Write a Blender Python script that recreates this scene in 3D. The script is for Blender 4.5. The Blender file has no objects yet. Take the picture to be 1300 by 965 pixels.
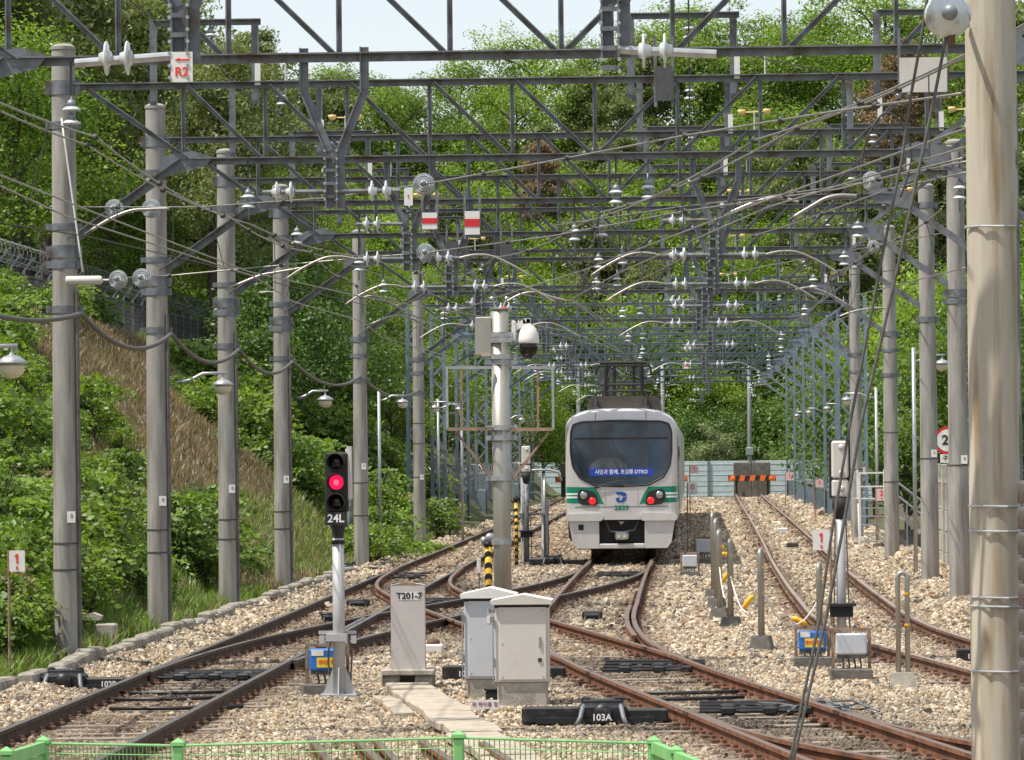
import bpy, math, random
import numpy as np
from mathutils import Vector, Matrix
random.seed(7); RNG = np.random.default_rng(7)
S = bpy.context.scene
C = S.collection
rad = math.radians
# ---------------------------------------------------------------- camera
F_PX, CAM_H, ROLL = 5000.0, 2.64, rad(0.55)      # focal length in photo pixels (photo 1300 x 965), eye height over rail top
def cam_axes(yaw, pitch):
    cy, sy, cp, sp = math.cos(yaw), math.sin(yaw), math.cos(pitch), math.sin(pitch)
    f = np.array([sy*cp, cy*cp, sp]); r = np.array([cy, -sy, 0.0]); u = np.cross(r, f)
    c, s = math.cos(ROLL), math.sin(ROLL)
    return r*c-u*s, r*s+u*c, f
YAW, PITCH = -0.045784, 0.018539
CR_, CU_, CF_ = cam_axes(YAW, PITCH)
cam_d = bpy.data.cameras.new('camera'); cam = bpy.data.objects.new('camera', cam_d); C.objects.link(cam)
cam_d.sensor_width = 36.0; cam_d.lens = 36.0*F_PX/1300.0; cam_d.clip_start = 0.5; cam_d.clip_end = 9000
cam.matrix_world = Matrix(((CR_[0], CU_[0], -CF_[0], 0), (CR_[1], CU_[1], -CF_[1], 0), (CR_[2], CU_[2], -CF_[2], CAM_H), (0, 0, 0, 1)))
S.camera = cam
def at(x, y, Y):
    """the point at depth Y seen at photo position (x, y): used to survey the place"""
    d = (x-650)*CR_-(y-482.5)*CU_+F_PX*CF_; d = d/d[1]
    return Vector((d[0]*Y, Y, CAM_H+d[2]*Y))
def onz(x, y, z=-0.17):
    d = (x-650)*CR_-(y-482.5)*CU_+F_PX*CF_; d = d/d[1]; t = (z-CAM_H)/d[2]
    return Vector((d[0]*t, t, z))
# ---------------------------------------------------------------- light
SUN_EL, SUN_AZ = rad(63), rad(-90-25)             # sun high on the left, a little behind the camera (azimuth from +Y towards +X)
w = bpy.data.worlds.new('World'); S.world = w; w.use_nodes = True
nt = w.node_tree; nt.nodes.clear()
sky = nt.nodes.new('ShaderNodeTexSky'); sky.sky_type = 'NISHITA'; sky.sun_disc = False
sky.sun_elevation = SUN_EL; sky.sun_rotation = SUN_AZ; sky.air_density = 1.0; sky.dust_density = 1.0; sky.ozone_density = 1.0
veil = nt.nodes.new('ShaderNodeMix'); veil.data_type = 'RGBA'; veil.inputs['Factor'].default_value = 0.5; veil.inputs['B'].default_value = (7.2, 7.2, 7.1, 1)   # even white summer haze over the whole sky
nt.links.new(sky.outputs[0], veil.inputs['A'])
bg = nt.nodes.new('ShaderNodeBackground'); bg.inputs[1].default_value = 0.13
ow = nt.nodes.new('ShaderNodeOutputWorld'); nt.links.new(veil.outputs['Result'], bg.inputs[0]); nt.links.new(bg.outputs[0], ow.inputs[0])
sd = bpy.data.lights.new('sun', 'SUN'); sd.energy = 4.8; sd.angle = rad(0.53); sd.color = (1.0, 0.935, 0.82)
so = bpy.data.objects.new('sun', sd); C.objects.link(so)
SUN_DIR = Vector((math.sin(SUN_AZ)*math.cos(SUN_EL), math.cos(SUN_AZ)*math.cos(SUN_EL), math.sin(SUN_EL)))
so.rotation_euler = SUN_DIR.to_track_quat('Z', 'Y').to_euler(); so.location = (-40, -20, 80)
S.view_settings.view_transform = 'Standard'; S.view_settings.look = 'None'
S.view_settings.exposure = 0.26; S.view_settings.gamma = 1.0
S.render.engine = 'CYCLES'
S.cycles.max_bounces = 4; S.cycles.diffuse_bounces = 3; S.cycles.glossy_bounces = 2; S.cycles.transmission_bounces = 3; S.cycles.transparent_max_bounces = 4
S.cycles.use_denoising = True
# ---------------------------------------------------------------- materials
M = {}
def mat(name, col, rough=0.6, metal=0.0, var=0.25, scale=6.0, bump=0.0, bscale=40.0, col2=None, stretch=None, emit=None, spec=None, dirt=None):
    m = bpy.data.materials.new(name); m.use_nodes = True; n = m.node_tree.nodes; l = m.node_tree.links
    b = n['Principled BSDF']; b.inputs['Roughness'].default_value = rough; b.inputs['Metallic'].default_value = metal
    if spec is not None: b.inputs['Specular IOR Level'].default_value = spec
    tc = n.new('ShaderNodeTexCoord'); mp = n.new('ShaderNodeMapping'); l.new(tc.outputs['Object'], mp.inputs[0])
    if stretch: mp.inputs['Scale'].default_value = stretch
    no = n.new('ShaderNodeTexNoise'); no.inputs['Scale'].default_value = scale; no.inputs['Detail'].default_value = 6; no.inputs['Roughness'].default_value = 0.65
    l.new(mp.outputs[0], no.inputs['Vector'])
    r = n.new('ShaderNodeValToRGB'); l.new(no.outputs['Fac'], r.inputs[0])
    c2 = col2 if col2 else tuple(c*(1-var) for c in col)
    c1 = col if col2 else tuple(min(1, c*(1+var*0.5)) for c in col)
    r.color_ramp.elements[0].position = 0.33; r.color_ramp.elements[0].color = (*c2, 1)
    r.color_ramp.elements[1].position = 0.66; r.color_ramp.elements[1].color = (*c1, 1)
    out = r.outputs[0]
    if dirt:                                   # darker or rusty blotches with a shape of their own
        n2 = n.new('ShaderNodeTexNoise'); n2.inputs['Scale'].default_value = dirt[1]; n2.inputs['Detail'].default_value = 8
        mp2 = n.new('ShaderNodeMapping'); mp2.inputs['Scale'].default_value = dirt[3] if len(dirt) > 3 else (1, 1, 1); mp2.inputs['Location'].default_value = (3.1, 1.7, 5.3)
        l.new(tc.outputs['Object'], mp2.inputs[0]); l.new(mp2.outputs[0], n2.inputs['Vector'])
        r2 = n.new('ShaderNodeValToRGB'); l.new(n2.outputs['Fac'], r2.inputs[0]); r2.color_ramp.elements[0].position = 1-dirt[2]-0.1; r2.color_ramp.elements[1].position = 1-dirt[2]+0.1
        mx = n.new('ShaderNodeMix'); mx.data_type = 'RGBA'; l.new(r2.outputs[0], mx.inputs['Factor']); l.new(out, mx.inputs['A']); mx.inputs['B'].default_value = (*dirt[0], 1)
        out = mx.outputs['Result']
    l.new(out, b.inputs['Base Color'])
    if bump:
        nb = n.new('ShaderNodeTexNoise'); nb.inputs['Scale'].default_value = bscale; nb.inputs['Detail'].default_value = 5; l.new(tc.outputs['Object'], nb.inputs['Vector'])
        bp = n.new('ShaderNodeBump'); bp.inputs['Strength'].default_value = bump; bp.inputs['Distance'].default_value = 0.02; l.new(nb.outputs['Fac'], bp.inputs['Height']); l.new(bp.outputs[0], b.inputs['Normal'])
    if emit: b.inputs['Emission Color'].default_value = (*emit[0], 1); b.inputs['Emission Strength'].default_value = emit[1]
    M[name] = m; return m
mat('concrete_pole', (0.325, 0.312, 0.29), 0.85, var=0.3, scale=2.2, stretch=(3, 3, 0.45), bump=0.25, bscale=60, dirt=((0.19, 0.175, 0.155), 5.0, 0.40, (1.9, 1.9, 0.13)))
mat('big_concrete', (0.46, 0.42, 0.35), 0.85, var=0.16, scale=3.0, stretch=(3, 3, 0.4), bump=0.07, bscale=120, dirt=((0.27, 0.20, 0.12), 4.0, 0.40, (2.6, 2.6, 0.16)))
mat('concrete', (0.42, 0.39, 0.34), 0.9, var=0.3, scale=5, bump=0.4, bscale=50, dirt=((0.2, 0.17, 0.14), 3.0, 0.35))
mat('kerb_concrete', (0.30, 0.275, 0.235), 0.9, var=0.35, scale=5, bump=0.4, bscale=40, dirt=((0.15, 0.13, 0.10), 4.0, 0.4))
mat('dark_concrete', (0.155, 0.145, 0.13), 0.9, var=0.4, scale=4, bump=0.4, bscale=40)
mat('slab', (0.43, 0.37, 0.30), 0.9, var=0.22, scale=5, bump=0.3, bscale=70, dirt=((0.3, 0.25, 0.2), 4.0, 0.32))
mat('steel_grey', (0.178, 0.193, 0.215), 0.55, metal=0.2, var=0.35, scale=7, dirt=((0.085, 0.06, 0.045), 4, 0.38))
mat('steel_dark', (0.085, 0.088, 0.095), 0.6, metal=0.2, var=0.3, scale=9)
mat('steel_blue', (0.20, 0.26, 0.31), 0.55, metal=0.2, var=0.25, scale=6)
mat('galvanised', (0.42, 0.44, 0.46), 0.42, metal=0.6, var=0.25, scale=12)
mat('stainless', (0.40, 0.385, 0.345), 0.42, metal=0.55, var=0.18, scale=5, stretch=(1, 1, 0.2))
mat('pole_paint', (0.44, 0.44, 0.45), 0.5, metal=0.1, var=0.12, scale=5)
mat('wire', (0.33, 0.32, 0.30), 0.45, metal=0.7, var=0.2)
mat('wire_dark', (0.05, 0.05, 0.045), 0.6, var=0.2)
mat('cable', (0.11, 0.105, 0.10), 0.6, var=0.35, scale=20)
mat('arm_tube', (0.36, 0.34, 0.32), 0.4, metal=0.5, var=0.2)
mat('porcelain', (0.62, 0.655, 0.68), 0.22, var=0.15, scale=8, dirt=((0.34, 0.31, 0.28), 9, 0.36))
mat('insulator_cap', (0.25, 0.28, 0.30), 0.5, metal=0.4)
mat('black_paint', (0.016, 0.016, 0.018), 0.42, var=0.4, scale=12, dirt=((0.07, 0.065, 0.06), 10, 0.33))
mat('black_matt', (0.02, 0.02, 0.02), 0.7)
mat('white_paint', (0.75, 0.74, 0.72), 0.5, var=0.08, scale=6, dirt=((0.5, 0.46, 0.42), 9, 0.28))
mat('cabinet_grey', (0.60, 0.57, 0.535), 0.5, var=0.05, scale=3, dirt=((0.38, 0.34, 0.30), 5, 0.27, (1, 1, 0.4)))
mat('cabinet_blue_grey', (0.53, 0.555, 0.60), 0.45, var=0.05, scale=3, dirt=((0.34, 0.33, 0.32), 5, 0.27, (1, 1, 0.4)))
mat('slab_paint', (0.54, 0.505, 0.49), 0.6, var=0.06, scale=4, dirt=((0.37, 0.33, 0.3), 6, 0.28))
mat('blue_paint', (0.025, 0.16, 0.52), 0.45, var=0.12, scale=8, dirt=((0.12, 0.2, 0.35), 9, 0.25))
mat('yellow_paint', (0.75, 0.42, 0.03), 0.5, var=0.15, scale=8, dirt=((0.4, 0.24, 0.06), 10, 0.3))
mat('yellow_label', (0.85, 0.62, 0.04), 0.5, var=0.05)
mat('orange_paint', (0.85, 0.16, 0.03), 0.5, var=0.1)
mat('red_paint', (0.62, 0.025, 0.035), 0.5, var=0.1)
mat('red_text', (0.75, 0.06, 0.03), 0.5, var=0.05)
mat('pink_plate', (0.72, 0.50, 0.50), 0.5, var=0.08)
mat('green_paint', (0.19, 0.47, 0.17), 0.5, var=0.2, scale=7, dirt=((0.26, 0.34, 0.2), 14, 0.33))
mat('rust_brown', (0.14, 0.075, 0.045), 0.85, var=0.45, scale=14, bump=0.3)
mat('rusty_frame', (0.30, 0.21, 0.145), 0.8, var=0.35, scale=10, dirt=((0.13, 0.06, 0.035), 8, 0.38))
mat('timber', (0.06, 0.05, 0.043), 0.9, var=0.5, scale=8, bump=0.4)
mat('sleeper', (0.30, 0.25, 0.20), 0.9, var=0.35, scale=6, dirt=((0.13, 0.09, 0.06), 4, 0.45))
mat('text_black', (0.02, 0.02, 0.02), 0.6, var=0.05)
mat('text_white', (0.8, 0.8, 0.8), 0.6, var=0.02)
mat('text_purple', (0.25, 0.06, 0.16), 0.6, var=0.02)
mat('bark', (0.085, 0.068, 0.055), 0.95, var=0.4, scale=5, bump=0.5, stretch=(3, 3, 0.8))
mat('fence_blue', (0.56, 0.65, 0.70), 0.55, var=0.15, scale=2)
mat('lamp_glass', (0.62, 0.58, 0.42), 0.12, var=0.1)
mat('spinner', (0.85, 0.62, 0.25), 0.5, var=0.15)
mat('rope', (0.75, 0.74, 0.70), 0.7, var=0.1)
mat('yellow_rope', (0.80, 0.42, 0.02), 0.6, var=0.2, scale=20)
mat('red_lamp', (0.8, 0.01, 0.03), 0.3, var=0.02, emit=((1.0, 0.01, 0.09), 1.0))
mat('tail_lamp', (0.6, 0.005, 0.005), 0.3, var=0.02, emit=((1.0, 0.02, 0.02), 0.75))
mat('lamp_core', (0.9, 0.1, 0.15), 0.3, var=0.02, emit=((1.0, 0.10, 0.17), 1.25))
mat('dark_lens', (0.012, 0.011, 0.010), 0.12, var=0.2)
mat('smoke_dome', (0.010, 0.009, 0.009), 0.08, var=0.1)
mat('train_silver', (0.62, 0.605, 0.60), 0.34, metal=0.3, var=0.08, scale=2.5, dirt=((0.45, 0.42, 0.41), 3, 0.27))
mat('train_roof', (0.30, 0.27, 0.25), 0.7, var=0.25, scale=3)
mat('train_green', (0.0, 0.20, 0.12), 0.4, var=0.06)
mat('train_white', (0.78, 0.78, 0.78), 0.4, var=0.04)
mat('train_blue', (0.015, 0.07, 0.32), 0.4, var=0.05)
mat('banner_blue', (0.012, 0.06, 0.46), 0.4, var=0.05)
mat('rubber', (0.015, 0.015, 0.017), 0.55, var=0.2)
mat('car_grey', (0.33, 0.32, 0.33), 0.5, var=0.1, scale=3)
mat('lamp_reflector', (0.45, 0.46, 0.44), 0.2, metal=0.6)
# train window: dark tinted glass with a little of the cab showing through
def glass_mat(name, col, alpha):
    m = bpy.data.materials.new(name); m.use_nodes = True; b = m.node_tree.nodes['Principled BSDF']
    b.inputs['Base Color'].default_value = (*col, 1); b.inputs['Roughness'].default_value = 0.04
    b.inputs['Alpha'].default_value = alpha; b.inputs['IOR'].default_value = 1.5; M[name] = m
glass_mat('cab_glass', (0.03, 0.045, 0.06), 0.42)
# rail: polished running top, rusty flanks
def rail_mat(name, top, side, rt):
    m = bpy.data.materials.new(name); m.use_nodes = True; n = m.node_tree.nodes; l = m.node_tree.links; b = n['Principled BSDF']
    g = n.new('ShaderNodeNewGeometry'); sx = n.new('ShaderNodeSeparateXYZ'); l.new(g.outputs['Normal'], sx.inputs[0])
    px = n.new('ShaderNodeSeparateXYZ'); tc = n.new('ShaderNodeTexCoord'); l.new(tc.outputs['Object'], px.inputs[0])
    a = n.new('ShaderNodeMath'); a.operation = 'GREATER_THAN'; a.inputs[1].default_value = 0.9; l.new(sx.outputs[2], a.inputs[0])
    h = n.new('ShaderNodeMath'); h.operation = 'GREATER_THAN'; h.inputs[1].default_value = -0.03; l.new(px.outputs[2], h.inputs[0])
    f = n.new('ShaderNodeMath'); f.operation = 'MULTIPLY'; l.new(a.outputs[0], f.inputs[0]); l.new(h.outputs[0], f.inputs[1])
    no = n.new('ShaderNodeTexNoise'); no.inputs['Scale'].default_value = 5; no.inputs['Detail'].default_value = 7; l.new(tc.outputs['Object'], no.inputs['Vector'])
    r = n.new('ShaderNodeValToRGB'); r.color_ramp.elements[0].color = (*(c*0.45 for c in side), 1); r.color_ramp.elements[1].color = (*(min(1, c*1.35) for c in side), 1)
    r.color_ramp.elements[0].position = .3; r.color_ramp.elements[1].position = .7; l.new(no.outputs['Fac'], r.inputs[0])
    mx = n.new('ShaderNodeMix'); mx.data_type = 'RGBA'; l.new(f.outputs[0], mx.inputs['Factor']); l.new(r.outputs[0], mx.inputs['A']); mx.inputs['B'].default_value = (*top, 1)
    l.new(mx.outputs['Result'], b.inputs['Base Color'])
    mt = n.new('ShaderNodeMath'); mt.operation = 'MULTIPLY'; mt.inputs[1].default_value = 0.8; l.new(f.outputs[0], mt.inputs[0]); l.new(mt.outputs[0], b.inputs['Metallic'])
    mr = n.new('ShaderNodeMapRange'); mr.inputs['To Min'].default_value = 0.85; mr.inputs['To Max'].default_value = rt; l.new(f.outputs[0], mr.inputs['Value']); l.new(mr.outputs[0], b.inputs['Roughness'])
    M[name] = m
rail_mat('rail_dark', (0.24, 0.215, 0.19), (0.088, 0.055, 0.038), 0.36)
rail_mat('rail_rust', (0.30, 0.21, 0.155), (0.19, 0.08, 0.04), 0.42)
rail_mat('rail_siding', (0.46, 0.38, 0.31), (0.19, 0.10, 0.065), 0.5)
# leaves
def leaf_mat(name, c_dark, c_light, transl=0.35):
    m = bpy.data.materials.new(name); m.use_nodes = True; n = m.node_tree.nodes; l = m.node_tree.links; n.clear()
    o = n.new('ShaderNodeOutputMaterial'); d = n.new('ShaderNodeBsdfDiffuse'); t = n.new('ShaderNodeBsdfTranslucent'); g = n.new('ShaderNodeBsdfGlossy'); g.inputs['Roughness'].default_value = 0.45
    at_ = n.new('ShaderNodeAttribute'); at_.attribute_name = 'tone'; oi = n.new('ShaderNodeObjectInfo')
    ad = n.new('ShaderNodeMath'); ad.operation = 'MULTIPLY_ADD'; ad.inputs[1].default_value = 0.30; l.new(oi.outputs['Random'], ad.inputs[0]); l.new(at_.outputs['Fac'], ad.inputs[2])
    r = n.new('ShaderNodeValToRGB'); r.color_ramp.elements[0].color = (*c_dark, 1); r.color_ramp.elements[1].color = (*c_light, 1); r.color_ramp.elements[0].position = 0.1; r.color_ramp.elements[1].position = 1.05; l.new(ad.outputs[0], r.inputs[0])
    l.new(r.outputs[0], d.inputs[0]); 
    ms = n.new('ShaderNodeMix'); ms.data_type = 'RGBA'; ms.blend_type = 'MULTIPLY'; ms.inputs['Factor'].default_value = 1; l.new(r.outputs[0], ms.inputs['A']); ms.inputs['B'].default_value = (1.5, 1.6, 0.6, 1); l.new(ms.outputs['Result'], t.inputs[0])
    m1 = n.new('ShaderNodeMixShader'); m1.inputs[0].default_value = transl; l.new(d.outputs[0], m1.inputs[1]); l.new(t.outputs[0], m1.inputs[2])
    m2 = n.new('ShaderNodeMixShader'); m2.inputs[0].default_value = 0.03; l.new(m1.outputs[0], m2.inputs[1]); l.new(g.outputs[0], m2.inputs[2]); g.inputs[0].default_value = (0.8, 0.85, 0.8, 1)
    l.new(m2.outputs[0], o.inputs[0]); M[name] = m
leaf_mat('leaf_bright', (0.062, 0.12, 0.018), (0.255, 0.365, 0.058), 0.45)
leaf_mat('leaf_mid', (0.06, 0.11, 0.02), (0.22, 0.31, 0.06), 0.44)
leaf_mat('leaf_dark', (0.036, 0.075, 0.018), (0.13, 0.215, 0.05), 0.34)
leaf_mat('leaf_grey', (0.05, 0.075, 0.03), (0.28, 0.33, 0.17), 0.3)
leaf_mat('needle', (0.09, 0.12, 0.045), (0.25, 0.285, 0.13), 0.38)
leaf_mat('needle_dead', (0.15, 0.105, 0.065), (0.31, 0.21, 0.135), 0.2)
leaf_mat('bush_leaf', (0.048, 0.098, 0.02), (0.225, 0.33, 0.07), 0.4)
leaf_mat('grass_green', (0.10, 0.17, 0.035), (0.27, 0.36, 0.10), 0.35)
leaf_mat('grass_dry', (0.15, 0.112, 0.08), (0.33, 0.245, 0.175), 0.3)
# ---------------------------------------------------------------- mesh building
class MB:
    def __init__(s): s.v = []; s.f = []
    def add(s, vs, fs):
        k = len(s.v); s.v += [tuple(p) for p in vs]; s.f += [tuple(i+k for i in f) for f in fs]; return s
    def box(s, c, d, rz=0.0, bev=0.0):
        x, y, z = d[0]/2, d[1]/2, d[2]/2; ca, sa = math.cos(rz), math.sin(rz)
        b = min(bev, x*.45, y*.45, z*.45)
        def tr(p): return (c[0]+p[0]*ca-p[1]*sa, c[1]+p[0]*sa+p[1]*ca, c[2]+p[2])
        if b <= 0:
            vs = [tr((i, j, k)) for k in (-z, z) for (i, j) in ((-x, -y), (x, -y), (x, y), (-x, y))]
            return s.add(vs, [(3, 2, 1, 0), (4, 5, 6, 7), (0, 1, 5, 4), (1, 2, 6, 5), (2, 3, 7, 6), (3, 0, 4, 7)])
        def ring(X, Y, Z): return [tr(p) for p in ((-X+b, -Y, Z), (X-b, -Y, Z), (X, -Y+b, Z), (X, Y-b, Z), (X-b, Y, Z), (-X+b, Y, Z), (-X, Y-b, Z), (-X, -Y+b, Z))]
        vs = ring(x-b, y-b, -z)+ring(x, y, -z+b)+ring(x, y, z-b)+ring(x-b, y-b, z)
        fs = [tuple(range(7, -1, -1)), tuple(range(24, 32))]
        for k in range(3): fs += [(k*8+i, k*8+(i+1) % 8, k*8+8+(i+1) % 8, k*8+8+i) for i in range(8)]
        return s.add(vs, fs)
    def bar(s, p0, p1, wd, ht=None, up=(0, 0, 1)):
        """square bar from p0 to p1, wd across, ht along 'up'"""
        p0, p1 = Vector(p0), Vector(p1); d = (p1-p0).normalized(); u = Vector(up)
        if abs(d.dot(u)) > 0.98: u = Vector((0, 1, 0))
        a = d.cross(u).normalized(); u = a.cross(d).normalized(); ht = ht or wd
        vs = [p+a*(i*wd/2)+u*(j*ht/2) for p in (p0, p1) for i, j in ((-1, -1), (1, -1), (1, 1), (-1, 1))]
        return s.add(vs, [(0, 1, 2, 3), (7, 6, 5, 4), (1, 0, 4, 5), (2, 1, 5, 6), (3, 2, 6, 7), (0, 3, 7, 4)])
    def angle(s, p0, p1, w_=0.08, t=0.012, up=(0, 0, 1), side=1):
        """angle-iron member: a standing plate and a lying plate"""
        p0, p1 = Vector(p0), Vector(p1); d = (p1-p0).normalized(); u = Vector(up)
        if abs(d.dot(u)) > 0.98: u = Vector((1, 0, 0))
        a = d.cross(u).normalized(); u = a.cross(d).normalized()
        s.bar(p0, p1, t, w_, u); o = a*(side*(w_/2+t/2)) + u*(w_/2-t/2)
        return s.bar(p0+o, p1+o, w_, t, u)
    def tube(s, pts, r, n=8, cap=True):
        pts = [Vector(p) for p in pts]; rs = r if isinstance(r, (list, tuple)) else [r]*len(pts)
        k0 = len(s.v); prev = None; m = len(pts)
        for i, p in enumerate(pts):
            d = (pts[min(i+1, m-1)]-pts[max(i-1, 0)])
            d = d.normalized() if d.length > 1e-9 else Vector((0, 0, 1))
            if prev is None:
                u = Vector((0, 0, 1)) if abs(d.z) < 0.9 else Vector((1, 0, 0)); a = d.cross(u).normalized()
            else:
                a = (prev-d*prev.dot(d)).normalized()
            prev = a; b = d.cross(a)
            for j in range(n):
                t = 2*math.pi*j/n; s.v.append(tuple(p+(a*math.cos(t)+b*math.sin(t))*rs[i]))
        for i in range(m-1):
            for j in range(n):
                q = k0+i*n+j; e = k0+i*n+(j+1) % n
                s.f.append((q, e, e+n, q+n))
        if cap: s.f.append(tuple(k0+j for j in range(n-1, -1, -1))); s.f.append(tuple(k0+(m-1)*n+j for j in range(n)))
        return s
    def lathe(s, prof, c=(0, 0, 0), axis='Z', n=16):
        """prof: list of (radius, height)"""
        k0 = len(s.v); m = len(prof)
        for r, h in prof:
            for j in range(n):
                t = 2*math.pi*j/n; a, b = r*math.cos(t), r*math.sin(t)
                p = (a, b, h) if axis == 'Z' else ((h, a, b) if axis == 'X' else (b, h, a))
                s.v.append((c[0]+p[0], c[1]+p[1], c[2]+p[2]))
        for i in range(m-1):
            for j in range(n):
                q = k0+i*n+j; e = k0+i*n+(j+1) % n; s.f.append((q, e, e+n, q+n))
        s.f.append(tuple(k0+j for j in range(n-1, -1, -1))); s.f.append(tuple(k0+(m-1)*n+j for j in range(n)))
        return s
    def prism(s, poly, y0, y1):
        """poly of (x, z) extruded from y0 (front) to y1"""
        n = len(poly); vs = [(x, y0, z) for x, z in poly]+[(x, y1, z) for x, z in poly]
        area = sum(poly[i][0]*poly[(i+1) % n][1]-poly[(i+1) % n][0]*poly[i][1] for i in range(n))
        fr = tuple(range(n)); bk = tuple(range(2*n-1, n-1, -1))
        sd_ = [(i, i+n, (i+1) % n+n, (i+1) % n) for i in range(n)]
        if area < 0: fr, bk, sd_ = fr[::-1], bk[::-1], [f[::-1] for f in sd_]
        return s.add(vs, [fr, bk]+sd_)
    def build(s, name, m, parent=None, smooth=False, loc=None):
        me = bpy.data.meshes.new(name); me.from_pydata(s.v, [], s.f); me.update()
        return obj(name, me, m, parent, smooth, loc)
def obj(name, me, m, parent=None, smooth=False, loc=None):
    o = bpy.data.objects.new(name, me); C.objects.link(o)
    if m is not None and not me.materials: me.materials.append(M[m] if isinstance(m, str) else m)
    if smooth:
        try: me.shade_smooth(); 
        except Exception: pass
        if smooth == 'auto':
            try: me.set_sharp_from_angle(angle=rad(40))
            except Exception: pass
    if parent: o.parent = parent
    if loc is not None: o.location = loc
    return o
def tag(o, label=None, cat=None, group=None, kind=None):
    if label: o['label'] = label
    if cat: o['category'] = cat
    if group: o['group'] = group
    if kind: o['kind'] = kind
    return o
def thing(name, label, cat, loc=(0, 0, 0), rz=0.0, group=None):
    o = bpy.data.objects.new(name, None); C.objects.link(o); o.location = loc; o.rotation_euler = (0, 0, rz); o.empty_display_size = 0.1
    return tag(o, label, cat, group)
def share(src, parent, loc=(0, 0, 0), rot=(0, 0, 0), sc=(1, 1, 1), name=None):
    o = bpy.data.objects.new(name or src.name.split('.')[0], src.data); C.objects.link(o); o.parent = parent; o.location = loc; o.rotation_euler = rot; o.scale = sc
    return o
def inst(me, name, parent, loc=(0, 0, 0), rot=(0, 0, 0), sc=(1, 1, 1)):
    o = bpy.data.objects.new(name, me); C.objects.link(o)
    if parent: o.parent = parent
    o.location = loc; o.rotation_euler = rot; o.scale = sc
    return o
def mesh_of(mb, m, smooth=False, name='mesh'):
    me = bpy.data.meshes.new(name); me.from_pydata(mb.v, [], mb.f); me.materials.append(M[m])
    if smooth:
        me.shade_smooth()
        if smooth == 'auto': me.set_sharp_from_angle(angle=rad(40))
    return me
def copy_thing(src, loc=None, rz=None, label=None, group=None):
    r = src.copy(); C.objects.link(r)
    if loc is not None: r.location = loc
    if rz is not None: r.rotation_euler = (0, 0, rz)
    if label: r['label'] = label
    if group: r['group'] = group
    for ch in list(src.children):
        c = ch.copy(); C.objects.link(c); c.parent = r
        for g in list(ch.children):
            d = g.copy(); C.objects.link(d); d.parent = c
    return r
ONE = [(-.06, -.36), (.09, -.36), (.09, .36), (-.03, .36), (-.2, .2), (-.14, .12), (-.06, .18)]
def text(s, size, m, parent, loc, rz=0.0, name='lettering', wx=1.0, bold=0.0):
    """flat lettering standing upright, facing -Y, centred on loc"""
    if s == '1':                                # the figure one with its flag
        o = MB().prism([(x*size, z*size) for x, z in ONE], -.0015, .0015).build(name, m, parent); o.location = loc; o.rotation_euler = (0, 0, rz); return o
    cu = bpy.data.curves.new(name, 'FONT'); cu.body = s; cu.size = size; cu.align_x = 'CENTER'; cu.align_y = 'CENTER'; cu.extrude = 0.0015; cu.offset = bold; cu.resolution_u = 3
    to = bpy.data.objects.new(name+'_tmp', cu); C.objects.link(to)
    dg = bpy.context.evaluated_depsgraph_get(); me = bpy.data.meshes.new_from_object(to.evaluated_get(dg)); bpy.data.objects.remove(to); bpy.data.curves.remove(cu)
    me.materials.clear(); me.materials.append(M[m]); me.name = name
    o = bpy.data.objects.new(name, me); C.objects.link(o); o.parent = parent; o.location = loc; o.rotation_euler = (rad(90), 0, rz); o.scale = (wx, 1, 1)
    return o
def lerp_path(pts, step=0.6):
    """smooth curve (Catmull-Rom in Y) through plan points (x, y)"""
    pts = sorted(pts, key=lambda p: p[1]); ys = np.array([p[1] for p in pts]); xs = np.array([p[0] for p in pts])
    m = np.gradient(xs, ys); Y = np.arange(ys[0], ys[-1]+step*.5, step); X = np.empty_like(Y)
    for i, y in enumerate(Y):
        k = min(max(np.searchsorted(ys, y)-1, 0), len(ys)-2); h = ys[k+1]-ys[k]; t = min(max((y-ys[k])/h, 0), 1)
        X[i] = (2*t**3-3*t*t+1)*xs[k]+(t**3-2*t*t+t)*h*m[k]+(-2*t**3+3*t*t)*xs[k+1]+(t**3-t*t)*h*m[k+1]
    return X, Y
# ================================================================ SETTING
def terrain_h(x, y):
    lo = 0.0
    if x < -8.15:
        sl = min(max((-9.0-x)*0.85, 0), 6.2)
        sl += max(0, -19.5-x)*0.22
        lo = -0.06+sl + 0.10*math.sin(x*1.3+y*.45)*min(1, max(0, (-9-x)*.5)) + .12*math.sin(y*.8)*min(1, max(0, (-9.3-x)))
    elif x < 6.15 and y < 246: lo = -0.7
    else: lo = -1.2 if (x > 6.15 or y > 250) else -0.7
    if y > 283:
        k = min(y-283, 95)
        fa = -1.2+k*0.37+max(0, y-378)*0.02+1.2*math.sin(x*.11+1)+.8*math.sin(y*.13+x*.07)*min(1, k/8)
        lo = max(lo, fa)
    if x > 9 and y > 100: lo = max(lo, -1.2+(x-9)*0.16)
    return lo
gx = [-3000, -1500, -600, -250, -140, -100, -80]+list(np.arange(-66, -22, 3.0))+list(np.arange(-22, -8.9, 0.5))+[-8.75, -8.5, -8.15, -8.149, 6.149, 6.151]+list(np.arange(7, 14, 1.0))+list(np.arange(14, 60, 3.0))+[80, 140, 250, 600, 1500, 3000]
gy = [-200, -50, 0, 15, 30]+list(np.arange(34, 124, 1.5))+list(np.arange(124, 246, 4))+[245.9, 246.1, 250, 256, 262, 270, 282.9]+list(np.arange(284, 384, 4))+[400, 450, 550, 800, 1500, 3000, 6000]
vs = [(x, y, terrain_h(x, y)) for y in gy for x in gx]; nx = len(gx)
fs = [(j*nx+i, j*nx+i+1, (j+1)*nx+i+1, (j+1)*nx+i) for j in range(len(gy)-1) for i in range(nx-1)]
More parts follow.
